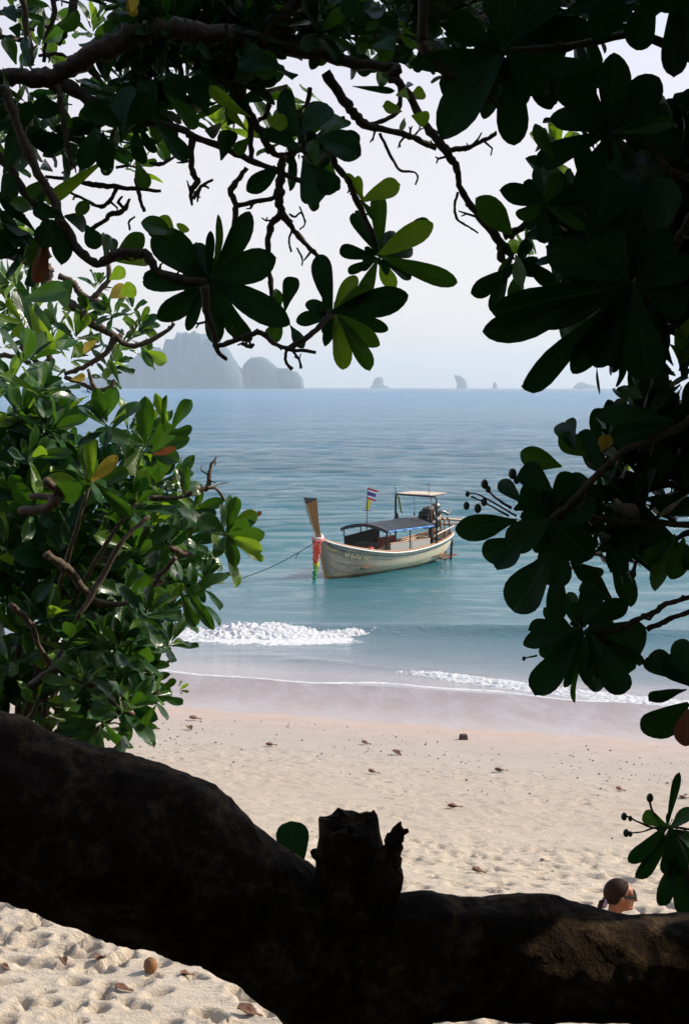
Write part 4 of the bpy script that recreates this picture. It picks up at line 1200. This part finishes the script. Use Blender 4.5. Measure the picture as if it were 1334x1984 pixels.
fill(tree2, [(1090, 320, 1180, 520, 5), (1190, 560, 1334, 700, 5), (1050, 940, 1250, 1080, 5), (960, -20, 1334, 60, 5), (900, 60, 1040, 140, 2), (1100, 150, 1200, 260, 2), (1080, 1200, 1200, 1270, 2), (1170, 780, 1334, 940, 5)], (2.85, 3.3), 105, 'd')
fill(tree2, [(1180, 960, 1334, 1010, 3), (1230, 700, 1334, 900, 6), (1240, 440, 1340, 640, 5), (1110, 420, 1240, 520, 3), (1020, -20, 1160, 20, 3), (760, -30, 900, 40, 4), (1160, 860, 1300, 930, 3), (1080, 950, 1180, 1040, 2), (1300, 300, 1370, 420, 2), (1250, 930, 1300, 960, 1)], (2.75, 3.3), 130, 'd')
fill(tree2, [(1180, 900, 1240, 960, 1), (1010, 460, 1040, 520, 1), (1060, 280, 1100, 330, 1)], (3.9, 4.2), 75, 'gl')

# ---- sunlit shrub on the left beyond the limb
tree3 = Tree(thing('glossy_shrub', 'sunlit glossy green shrub filling the left side in front of the sea', 'shrub', (-1.35, 5.0, float(sand_base(np.array(-1.35), np.array(5.0))) - .05)))
def shrub_branches(tree, tips, root_px, Y, r0):
    for (x, y, Yt) in tips:
        mx = (root_px[0] * .55 + x * .45) + random.uniform(-20, 20); my = (root_px[1] * .45 + y * .55) + random.uniform(-20, 30)
        branch(tree, [(root_px[0], root_px[1], r0, Y), (root_px[0] * .8 + mx * .2, root_px[1] * .75 + my * .25, r0 * .9, Y), (mx, my, r0 * .6, (Y + Yt) / 2), ((mx + x) / 2 + random.uniform(-8, 8), (my + y) / 2 + random.uniform(-8, 14), 5, Yt), (x, y, 3.5, Yt)], Y, n=7)
R3 = [(175, 935, 80), (125, 880, 70), (300, 1010, 85), (250, 905, 72), (205, 815, 72), (285, 860, 80), (90, 745, 66), (45, 800, 80), (440, 1032, 76), (400, 1120, 52), (372, 1150, 76), (235, 1245, 70), (285, 1300, 86), (335, 1240, 60), (60, 1260, 72), (160, 1310, 62), (250, 1365, 70), (130, 1385, 50), (100, 1185, 72), (60, 1095, 84), (205, 1135, 76), (30, 1000, 84), (20, 1340, 66), (225, 1010, 74), (105, 1010, 74), (335, 935, 60), (145, 1065, 70), (290, 1100, 74), (330, 1080, 60), (20, 905, 80), (70, 880, 66), (15, 1170, 70), (290, 1180, 66), (350, 1030, 60), (380, 985, 46), (80, 1350, 60), (200, 1230, 60), (260, 1060, 70), (150, 1150, 70), (120, 800, 66), (60, 690, 66), (20, 730, 66), (310, 1340, 46), (180, 1370, 46), (30, 860, 80), (90, 940, 80), (20, 1050, 80), (210, 940, 70), (160, 1010, 80), (110, 1120, 80), (250, 1150, 70), (40, 1210, 80), (5, 1280, 70), (180, 1080, 80), (60, 1000, 80), (330, 1170, 60), (265, 970, 70), (130, 1240, 60), (210, 1310, 60)]
tips3 = []
for i, (x, y, r) in enumerate(R3):
    Y = random.uniform(4.5, 5.6); cpt = W(x, y, Y); tips3.append((x, y, Y))
    ax = Vector((random.gauss(.35, .35), random.gauss(-.45, .3), random.gauss(.65, .3)))
    tree3.rosette(cpt, ax, r / FPX * Y * 1.3, random.randint(8, 12), 'ggggdl', 1 if i < 26 else .5, .15, 1.5)
for i in range(150):     # inner leaves that make the shrub dense
    x = random.uniform(-30, 400); y = random.uniform(800, 1420)
    edge = np.interp(y, [800, 850, 960, 1030, 1120, 1200, 1300, 1420], [250, 330, 350, 400, 360, 320, 310, 230])
    if x > edge - 20: continue
    Y = random.uniform(4.9, 5.9); tree3.rosette(W(x, y, Y), Vector((random.gauss(.35, .4), random.gauss(-.4, .35), random.gauss(.5, .4))), random.uniform(75, 105) / FPX * Y, random.randint(7, 10), 'ggdd' + ('l' if random.random() < .15 else 'g'), .3, .2, 1.5)
for i in range(0, len(tips3), 7): shrub_branches(tree3, [tips3[i]], (40 + random.uniform(-60, 60), 1480), 5.3, 8)
MB().tube([(0, 0, 0), (.02, 0, .5), (.05, 0, 1.1), (.0, 0, 1.7)], [.09, .075, .06, .04], 10, True, .06).build('trunk', bark, tree3.root, True)
for pts in ([(90,1072,8),(120,1095,9),(140,1110,8),(160,1140,7),(195,1170,6),(250,1168,5)], [(60,1330,8),(120,1290,9),(150,1310,8),(200,1345,7),(260,1385,4)], [(90,930,9),(115,960,7),(60,962,6)], [(150,1200,5),(185,1140,6),(240,1045,5),(290,1000,4)], [(110,965,9),(85,985,9),(40,990,8)], [(20,1170,6),(60,1210,6),(75,1250,5),(100,1290,6)], [(85,1390,6),(95,1310,6),(120,1260,5)], [(290,965,6),(345,965,4),(385,950,5),(400,945,5),(405,930,4),(408,905,3),(420,884,1.5)], [(400,945,4),(420,948,3),(435,970,2.5)], [(410,945,1.5),(425,938,1.5),(443,934,1)], [(330,1060,5),(352,1072,6),(372,1075,5)], [(340,1080,5),(300,1130,5),(318,1125,4)]):
    branch(tree3, pts, 4.55, .1)
S3 = """440 1035 518 1028 36 g
440 1030 458 962 30 g
445 1040 508 1068 34 l
442 1040 458 1100 30 g
436 1040 418 1085 26 g
435 1035 383 998 44 g
442 1030 480 1000 28 g
448 1045 512 1088 18 l
366 1150 418 1224 26 g
352 1150 382 1218 30 g
360 1140 395 1200 22 g
230 1250 230 1196 18 g
225 1250 205 1208 22 g
175 925 172 832 30 l
180 930 232 880 30 y
172 935 108 962 54 g
178 935 212 962 44 g
190 940 260 1005 30 g
335 830 366 770 30 g
325 825 300 760 22 l
318 828 316 764 12 g
330 840 372 828 24 g
200 800 168 782 30 g
210 800 218 752 34 g
300 870 332 822 44 g
300 880 345 862 16 b
235 1445 250 1432 30 g
222 1450 253 1440 34 g
200 1452 222 1455 14 d
290 1400 298 1415 20 g
300 1370 275 1410 20 g
350 1335 365 1325 8 l
350 1338 366 1340 7 l
348 1340 358 1350 7 l
345 1330 352 1318 6 l
355 960 346 905 20 g
365 965 362 905 16 g
372 960 388 945 22 g
500 1000 505 990 10 b
480 1005 498 998 8 g"""
strokes(tree3, S3, 4.55, .08)
# ---- slighter tree at the left edge, its branches reaching out over the water
tree4 = Tree(thing('slender_shrub', 'slender shrub with smaller leaves and yellow ones at the left edge below the overhanging limb', 'shrub', (-2.6, 6.6, float(sand_base(np.array(-2.6), np.array(6.6))) - .05)))
MB().tube([(0, 0, 0), (-.02, 0, 1.4), (.08, -.2, 2.8), (.5, -.5, 3.6)], [.08, .07, .055, .04], 9, True, .06).build('trunk', bark, tree4.root, True)
B4 = [[(-60,800,9),(0,760,8),(95,700,7),(60,650,6),(40,665,5)], [(95,520,11),(92,555,10),(140,590,9),(165,615,8),(190,632,8),(222,650,7),(245,668,5),(272,668,5),(325,640,4),(336,625,3)], [(-40,480,10),(40,500,9),(95,520,9)], [(115,535,6),(145,550,6),(152,565,7),(175,580,6),(200,590,6),(195,600,5)], [(178,580,6),(195,560,5),(212,540,5),(210,510,4)], [(222,650,6),(205,685,5),(160,712,5),(125,724,4)], [(125,730,4),(150,740,4),(185,755,4),(212,752,4),(222,735,3)], [(170,715,3),(178,740,4),(185,752,3)], [(-30,690,6),(20,690,5),(60,705,4)], [(40,670,5),(75,705,5),(82,715,4)]]
for p in B4: branch(tree4, p, 6.2)
R4 = [(30, 455, 44), (55, 515, 46), (10, 545, 44), (150, 645, 44), (210, 600, 34), (275, 625, 36), (235, 665, 34), (150, 690, 30), (100, 620, 40), (40, 620, 46), (15, 660, 40), (255, 590, 28), (190, 545, 30), (225, 700, 36), (285, 680, 26), (110, 660, 40), (20, 590, 44), (60, 570, 36), (165, 600, 30), (210, 720, 26), (260, 640, 30), (185, 660, 34)]
for x, y, r in R4:
    Y = random.uniform(5.9, 6.6); tree4.rosette(W(x, y, Y), Vector((random.gauss(.3, .4), random.gauss(-.4, .3), random.gauss(.6, .3))), r / FPX * Y * 1.45, random.randint(8, 12), 'gggglld', 1)
strokes(tree4, """280 680 328 703 30 l
275 675 300 712 20 g
100 560 138 572 60 g
60 600 102 690 34 l
70 592 90 650 34 g
50 580 140 562 44 g
165 665 178 676 40 y
215 575 252 552 34 y
235 570 265 555 36 l
140 735 165 728 18 y
40 470 40 440 30 l
215 540 245 520 30 l
230 740 215 700 14 g
60 640 30 560 40 g""", 5.8)

# ---- young plant rooted behind the limb, lower right
q = W(1330, 1800, 3.4)
tree5 = Tree(thing('sapling', 'small dark leafed sapling sprig in the lower right corner above the limb', 'plant', (q.x + .05, q.y, float(sand_base(np.array(q.x), np.array(q.y))) - .03)))
MB().tube([(0, 0, 0), (.02, 0, .3), tuple(W(1345, 1750, 3.4) - tree5.root.location), tuple(W(1320, 1650, 3.4) - tree5.root.location), tuple(W(1294, 1600, 3.4) - tree5.root.location)], [.02, .016, .010, .007, .005], 7, True, .08).build('stem', twig_m, tree5.root, True)
for p in ([(1290,1600,3),(1262,1603,2),(1210,1580,2)], [(1270,1603,2),(1240,1612,1.5),(1210,1615,1.5)], [(1280,1598,2),(1262,1570,2),(1257,1548,2)], [(1294,1600,3),(1320,1605,2.5),(1345,1608,2.5)]): branch(tree5, p, 3.4)
for x, y, r in ((1208, 1582, 7), (1212, 1614, 7), (1220, 1586, 5), (1258, 1546, 8), (1220, 1616, 5)): bud(tree5, x, y, r, 3.4, bud_m)
strokes(tree5, """1293 1595 1313 1493 19 d
1290 1600 1243 1577 34 g
1288 1605 1210 1668 36 d
1300 1600 1342 1570 30 d
1295 1610 1238 1716 32 d
1300 1612 1308 1712 62 d
1308 1680 1338 1782 62 d
1305 1650 1278 1758 36 d
1305 1612 1345 1640 40 d
1305 1620 1340 1700 46 d""", 3.4, .05)

for tr, cs, Y in ((tree1, [(735, 497, 34), (645, 607, 34), (410, 545, 50)], 3.45), (tree2, [(977, 105, 60), (1180, 256, 52), (1055, 395, 40), (1215, 555, 70), (1060, 1005, 60), (1130, 1222, 50), (1000, 505, 36)], 2.8), (tree5, [(1297, 1606, 24)], 3.42)):
    for x, y, l in cs:
        for q_ in range(2): tr.rosette(W(x + random.uniform(-4, 4), y, Y + .03 * q_), Vector((random.gauss(0, .2), -1, .1 + random.gauss(0, .2))), l / FPX * Y * 1.2, 8, 'd', 1.6, .5, 1.5, node=.01)

# ---- unseen shading leaves added as a canopy, above, beside and behind the camera
def shade_canopy(tree, boxes, L, mks):
    gaps = [(W(px, py, 2.88), r_) for px, py, r_ in ((1025, 1840, .33), (1165, 1812, .29), (1290, 1850, .16))]
    for (x0, y0, z0, x1, y1, z1, n) in boxes:
        for _ in range(n):
            c = Vector((random.uniform(x0, x1), random.uniform(y0, y1), random.uniform(z0, z1)))
            if any(((c - g_) - sd * (c - g_).dot(sd)).length < r_ for g_, r_ in gaps): continue      # openings that let the sun through to the limb
            tree.rosette(c, Vector((random.gauss(0, .6), random.gauss(0, .6), random.gauss(.4, .6))), L * random.uniform(.8, 1.2), random.randint(8, 11), mks, 0, wr=(.5, .62))
shade_canopy(tree1, [(-3.5, -3.5, 7.7, 2.2, 3.2, 8.8, 420), (-3.6, -2.8, 4.6, -1.6, 2.6, 8.2, 190)], .34, 'd')
for px, py in ((800, 1790), (840, 1770), (770, 1830), (880, 1790), (690, 1960), (920, 1770), (30, 1400), (100, 1430), (170, 1440), (240, 1470), (300, 1500), (30, 1450), (200, 1500), (100, 1500), (380, 1550)):  # unseen leaf clusters added along the sun's path to shade the limb
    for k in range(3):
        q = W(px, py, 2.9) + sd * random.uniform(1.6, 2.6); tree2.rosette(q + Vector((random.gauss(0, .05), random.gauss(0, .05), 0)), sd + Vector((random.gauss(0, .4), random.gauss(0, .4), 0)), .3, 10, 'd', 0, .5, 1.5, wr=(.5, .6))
shade_canopy(tree2, [(1.15, .2, 5.3, 2.6, 3.3, 8.4, 230), (.9, 2.9, 7.4, 3.2, 4.2, 8.8, 60), (1.4, 2.6, 6.2, 3.0, 3.9, 8.0, 70), (1.15, .2, 4.7, 2.8, 2.9, 6, 90), (-2.6, -3.4, 4.7, 3.0, -1.8, 8.4, 300)], .34, 'd')
for t_ in (tree1, tree2, tree3, tree4, tree5): t_.finish()

# ------------------------------------------------------------------ person sitting on the sand behind the limb
hp = W(1199, 1735, 9.8); gz = float(sand_base(np.array(hp.x), np.array(9.8)))
per = thing('person', 'seated person with brown hair in a low bun and dark sunglasses facing right', 'person', (hp.x, hp.y, gz), 0)
def remeshed(name, mb, m, parent, vox=.008, it=3):
    o = mesh_obj(name, mb.v, mb.f, m, parent)
    md = o.modifiers.new('r', 'REMESH'); md.mode = 'VOXEL'; md.voxel_size = vox; md.use_smooth_shade = True
    sm_ = o.modifiers.new('s', 'SMOOTH'); sm_.iterations = it; sm_.factor = .5
    dg = bpy.context.evaluated_depsgraph_get(); me = bpy.data.meshes.new_from_object(o.evaluated_get(dg)); o.modifiers.clear(); o.data = me
    return o
skin = mat('tanned_skin', (.32, .115, .05), .5); skin.node_tree.nodes['Principled BSDF'].inputs['Subsurface Weight'].default_value = .12
skin.node_tree.nodes['Principled BSDF'].inputs['Subsurface Radius'].default_value = (.02, .008, .004)
hz0 = hp.z - gz           # head centre height above the sand
H = Vector((0, 0, hz0))
bm_ = MB()
def E(c, r, R=None): bm_.ball(H + Vector(c), r, 20, 14, R)
E((-.008, 0, .018), (.092, .073, .098)); E((.030, 0, -.045), (.058, .056, .068)); E((.052, 0, -.082), (.032, .034, .028)); E((.060, 0, .030), (.036, .055, .045))
E((.040, .036, -.03), (.035, .026, .035)); E((.040, -.036, -.03), (.035, .026, .035))
bm_.add([H + Vector(p) for p in ((.078, 0, .016), (.124, 0, -.028), (.078, .020, -.036), (.078, -.020, -.036), (.100, 0, -.042), (.06, 0, -.01))], [(0, 1, 2), (0, 3, 1), (1, 4, 2), (1, 3, 4), (2, 4, 3), (0, 2, 5), (0, 5, 3), (2, 3, 5)])
E((.112, 0, -.030), (.022, .014, .015)); E((.088, 0, -.056), (.015, .020, .007)); E((.087, 0, -.068), (.014, .018, .008)); E((.082, 0, -.092), (.016, .020, .014))
for s_ in (1, -1): E((.002, s_ * .080, -.012), (.020, .011, .032), Matrix.Rotation(.2, 3, 'Y')); E((.000, s_ * .072, -.034), (.010, .007, .011))
bm_.tube([H + Vector((-.02, 0, -.05)), H + Vector((-.03, 0, -.12)), H + Vector((-.045, 0, -.19))], [.052, .050, .058], 16)
S = Vector((-.05, 0, hz0 - .22))
bm_.tube([S + Vector((0, 0, .04)), S, S + Vector((-.01, 0, -.12)), S + Vector((-.02, 0, -.28)), S + Vector((.0, 0, -.42)), S + Vector((.03, 0, -.50))], [.07, .13, .135, .115, .145, .14], 18)
for s_ in (1, -1):
    bm_.tube([S + Vector((0, s_ * .06, .0)), S + Vector((0, s_ * .17, -.02)), S + Vector((-.10, s_ * .21, -.26)), S + Vector((-.20, s_ * .22, -.48))], [.05, .052, .040, .028], 10)
    wz = .035; hnd = Vector((-.25, s_ * .22, wz)); bm_.ball(hnd, (.045, .038, .018), 10, 6)
    for k in range(4): bm_.tube([hnd, hnd + Vector((-.05 - .004 * (k % 3), s_ * (-.03 + .02 * k), .0)), hnd + Vector((-.085 - .006 * (1 - abs(k - 1.5)), s_ * (-.036 + .024 * k), -.012))], [.011, .010, .008], 6)
    bm_.tube([hnd, hnd + Vector((.01, -s_ * .05, 0)), hnd + Vector((-.02, -s_ * .07, -.01))], [.013, .011, .009], 6)
    bm_.tube([Vector((.0, s_ * .08, .13)), Vector((.22, s_ * .11, .20)), Vector((.44, s_ * .12, .28))], [.10, .085, .062], 12)
    bm_.tube([Vector((.44, s_ * .12, .28)), Vector((.53, s_ * .12, .17)), Vector((.60, s_ * .12, .05))], [.06, .055, .036], 12)
    bm_.tube([Vector((.59, s_ * .12, .035)), Vector((.68, s_ * .125, .03)), Vector((.77, s_ * .13, .02))], [.035, .036, .022], 10)
body = remeshed('body', bm_, skin, per, .006, 2)
hair_m = mat('brown_hair', (.10, .045, .022), .6, 0, .1); t = NT(hair_m); n_ = t.noise(30, 4, .7, t.coord('Object', (.6, 6, 2.2)))
t.col(t.ramp(n_, [(.3, (.012, .006, .004)), (.7, (.045, .020, .011))])); t.bump(n_, .6, .006)
hb = MB(); vs = []; nu, nv = 40, 26
for j in range(nv + 1):
    th = math.pi * j / nv
    for i in range(nu):
        ph = 2 * math.pi * i / nu; d = Vector((math.sin(th) * math.cos(ph), math.sin(th) * math.sin(ph), math.cos(th)))
        p = Vector((-.016 + d.x * .100, d.y * .081, .020 + d.z * .104))
        # pull the hair in over the face, behind a hairline that runs from the forehead past the ear
        line = .052 - max(0, .075 - p.z) * .75 if p.z > -.01 else -.012 - (-.01 - p.z) * .5
        if p.x > line: p.x = p.x - (p.x - line) * .8; p.y *= .78; p.z = p.z if p.z < .06 else p.z - (p.z - .06) * .25
        if p.z < -.055: p.y *= .7; p.x += (-.03 - p.x) * .45
        vs.append(H + p)
hb.add(vs, [(j * nu + i, (j + 1) * nu + i, (j + 1) * nu + (i + 1) % nu, j * nu + (i + 1) % nu) for j in range(nv) for i in range(nu)])
hair = hb.build('hair', hair_m, per, True)
ls = MB()
for i in range(110):
    a0 = random.uniform(-1.5, 1.5); side_ = math.copysign(1, a0); pts = []
    st = Vector((.050 - abs(a0) * .035, math.sin(a0) * .078, .085 - abs(a0) * .062)); en = Vector((-.108, side_ * .012, -.052))
    for k in range(9):
        f = k / 8; p = st.lerp(en, f) + Vector((.016, 0, -.02)); d = Vector((p.x / .100, p.y / .081, p.z / .104)); d.normalize()
        q = Vector((-.016 + d.x * .1015, d.y * .0825, .020 + d.z * .1055)); f2 = max(0, (f - .8) / .2); q = q.lerp(en, f2 * .8)
        pts.append(H + q + Vector((random.gauss(0, .0008), random.gauss(0, .0008), random.gauss(0, .0008))))
    ls.tube(pts, [.0012, .002, .0024, .0024, .0024, .0024, .0022, .002, .0015], 4, False)
tag(ls.build('hair_strands', hair_m, per, True), kind='stuff')
bn = MB().ball(H + Vector((-.118, .0, -.062)), (.032, .034, .030), 14, 9, None, .06).ball(H + Vector((-.135, .01, -.085)), (.018, .02, .022), 8, 6, None, .15).tube([H + Vector((-.09, 0, -.035)), H + Vector((-.118, 0, -.06))], [.03, .022], 8)
bn.build('hair_bun', hair_m, per, True)
sc_ = MB(); sc_.tube([H + Vector((-.104, 0, -.046)) + Vector((.012 * math.sin(a) * 1.2, .034 * math.cos(a), .032 * math.sin(a))) for a in np.linspace(0, 2 * math.pi, 20)], .012, 7, False, .35)
sc_.build('scrunchie', mat('mauve_cloth', (.42, .26, .34), .8), per, True)
gl = mat('black_acetate', (.008, .007, .006), .15); sg = bpy.data.objects.new('sunglasses', None); C.objects.link(sg); sg.parent = per; sg.location = H
for s_ in (1, -1):
    MB().box((.048, s_ * .076, .012), (.110, .007, .022)).build('temple_arm', gl, sg)
    MB().ball((.108, s_ * .036, .004), (.009, .034, .027), 14, 8, Matrix.Rotation(-s_ * -.22, 3, 'Z')).build('lens', gl, sg, True)
MB().box((.106, 0, .014), (.008, .02, .008)).build('bridge', gl, sg)
tp = MB(); tp.tube([S + Vector((0, 0, -.09)), S + Vector((-.01, 0, -.13)), S + Vector((-.02, 0, -.28)), S + Vector((.0, 0, -.40))], [.136, .142, .122, .150], 20, False).build('top', mat('dark_green_top', (.02, .05, .04), .8), per, True)

# ------------------------------------------------------------------ things lying on the beach
def on_sand(px, py): return sand_hit(px, py)
drift_m = mat('dry_brown_litter', rough=.85); t = NT(drift_m); n_ = t.noise(30, 4, .6, t.coord('Object')); t.col(t.ramp(n_, [(.3, (.06, .028, .018)), (.7, (.20, .095, .05))]))
dark_lit = mat('dark_driftwood', (.05, .03, .025), .8)
husk_m = mat('coconut_husk', rough=.9); t = NT(husk_m); n_ = t.noise(25, 4, .6, t.coord('Object', (1, 1, .3))); t.col(t.ramp(n_, [(.3, (.12, .05, .02)), (.7, (.32, .15, .06))])); t.bump(n_, .6, .01)
def dry_leaf(px, py, L, ang, label, m=None, curl=.35, w=.5):
    p = on_sand(px, py); V, UV, F = leaf_arrays(random.randrange(3), curl)
    vs = [Vector((x * w, y - .5, abs(x) * .22 + z * .45 + .10 + .07 * math.sin(x * 9 + y * 7))) * L for x, y, z in V]; vs = [Vector((v.x, v.y, v.z * .8)) * (.8 if py > 1700 else .62) for v in vs]
    o = mesh_obj('fallen_leaf', vs, F, m or drift_m, None, True); o.location = p + Vector((0, 0, .006)); o.rotation_euler = (random.uniform(-.15, .15), random.uniform(-.15, .15), ang)
    tag(o, label, 'dry leaf', 'dry leaves and litter on the sand'); sol = o.modifiers.new('t', 'SOLIDIFY'); sol.thickness = .003
for a in [(482, 1970, .26, 1.2, 'large curled brown dry leaf on the sand at the bottom, left of the limb fork'), (362, 1893, .15, 1.9, 'thin dark dry leaf just under the limb beside the coconut husk'), (240, 1922, .18, 1.4, 'curled brown dry leaf below and left of the coconut husk'),
          (125, 1868, .15, .4, 'crumpled reddish dry leaf in the trampled sand at middle left'), (12, 1880, .13, .9, 'small brown dry leaf at the left edge of the trampled sand'), (97, 1780, .15, 1.2, 'orange brown dry leaf highest up near the limb at lower left'), (195, 1862, .2, 2.6, 'pale tan dry leaf half buried between two hollows'),
          (880, 1568, .34, 1.6, 'long flat dark red dry leaf on the open sand right of the stub'), (928, 1694, .28, 1.5, 'dark dry leaf on the sand right above the limb'), (768, 1463, .36, .7, 'upright orange curled dry leaf on the sand above the stub'), (708, 1443, .30, 1.5, 'flat brown dry leaf left of the upright orange one'),
          (525, 1447, .34, 1.6, 'brown dry leaf lying on the sand above the lone green leaf'), (368, 1415, .38, .3, 'upright reddish dry leaf near the shrub at the left'), (378, 1396, .40, 1.5, 'flat brown dry leaf on the wet line near the shrub'), (302, 1415, .3, 1.2, 'reddish dry leaf right beside the shrub foliage'),
          (1200, 1533, .26, 1.5, 'reddish brown dry leaf on the sand above the person'), (1325, 1549, .26, 1.4, 'dark dry leaf at the right edge of the sand'), (970, 1497, .36, 1.6, 'tan dry leaf among the pebbles at right centre'), (723, 1500, .32, 1.7, 'pale yellowish dry leaf above the stub'), (1055, 1672, .18, 1.5, 'small dark dry leaf on the sand left of the person')]:
    dry_leaf(*a)
p = on_sand(292, 1884); hk = MB(); hk.ball((0, 0, .052), (.05, .048, .058), 16, 12, None, .05)
hko = hk.build('coconut_husk', husk_m, None, True); hko.location = p; tag(hko, 'small brown coconut husk standing on the trampled sand under the limb', 'husk')
p = on_sand(897, 1433); MB_ = MB().box((0, 0, .05), (.15, .11, .10), Matrix.Rotation(.3, 3, 'Z'), .8); o = MB_.build('driftwood', dark_lit); o.location = p; bv = o.modifiers.new('b', 'BEVEL'); bv.width = .02; bv.segments = 2
tag(o, 'short black lump of driftwood on the line where wet sand ends', 'driftwood')
# pebbles and shell bits along the drift line
def pebbles():
    V = []; F = []; n = 0
    for _ in range(2600):
        x = random.uniform(-7, 8); band = random.random()
        d = random.gauss(8.6, 1.7) if band < .8 else random.uniform(6, 21)
        y = float(shore_y(np.array(x))) - d
        if d < 5.4: continue
        if mnoise.noise(Vector((x * .9, y * 1.1, 0))) < .02 and random.random() < .92: continue
        r = random.choice([.004, .005, .006, .008, .008, .010, .013, .018]) * random.uniform(.7, 1.2) * (1 if band < .8 else .8)
        z = float(sand_base(np.array(x), np.array(y))) + r * .4; a = random.uniform(0, 3.1); ca, sa = math.cos(a), math.sin(a)
        for q in ((1.3, 0, 0), (0, 1, 0), (-1.2, 0, 0), (0, -.9, 0), (0, 0, .8), (0, 0, -.6)):
            V.append((x + (q[0] * ca - q[1] * sa) * r, y + (q[0] * sa + q[1] * ca) * r, z + q[2] * r))
        F += [(n, n + 1, n + 4), (n + 1, n + 2, n + 4), (n + 2, n + 3, n + 4), (n + 3, n, n + 4), (n + 1, n, n + 5), (n + 2, n + 1, n + 5), (n + 3, n + 2, n + 5), (n, n + 3, n + 5)]; n += 6
    m = mat('pebble', (.10, .075, .06), .7)
    tag(np_mesh('pebbles', np.array(V), np.array(F), m, None, False), 'scatter of small dark pebbles and shell bits on the drift line', 'pebbles', kind='stuff')
pebbles()
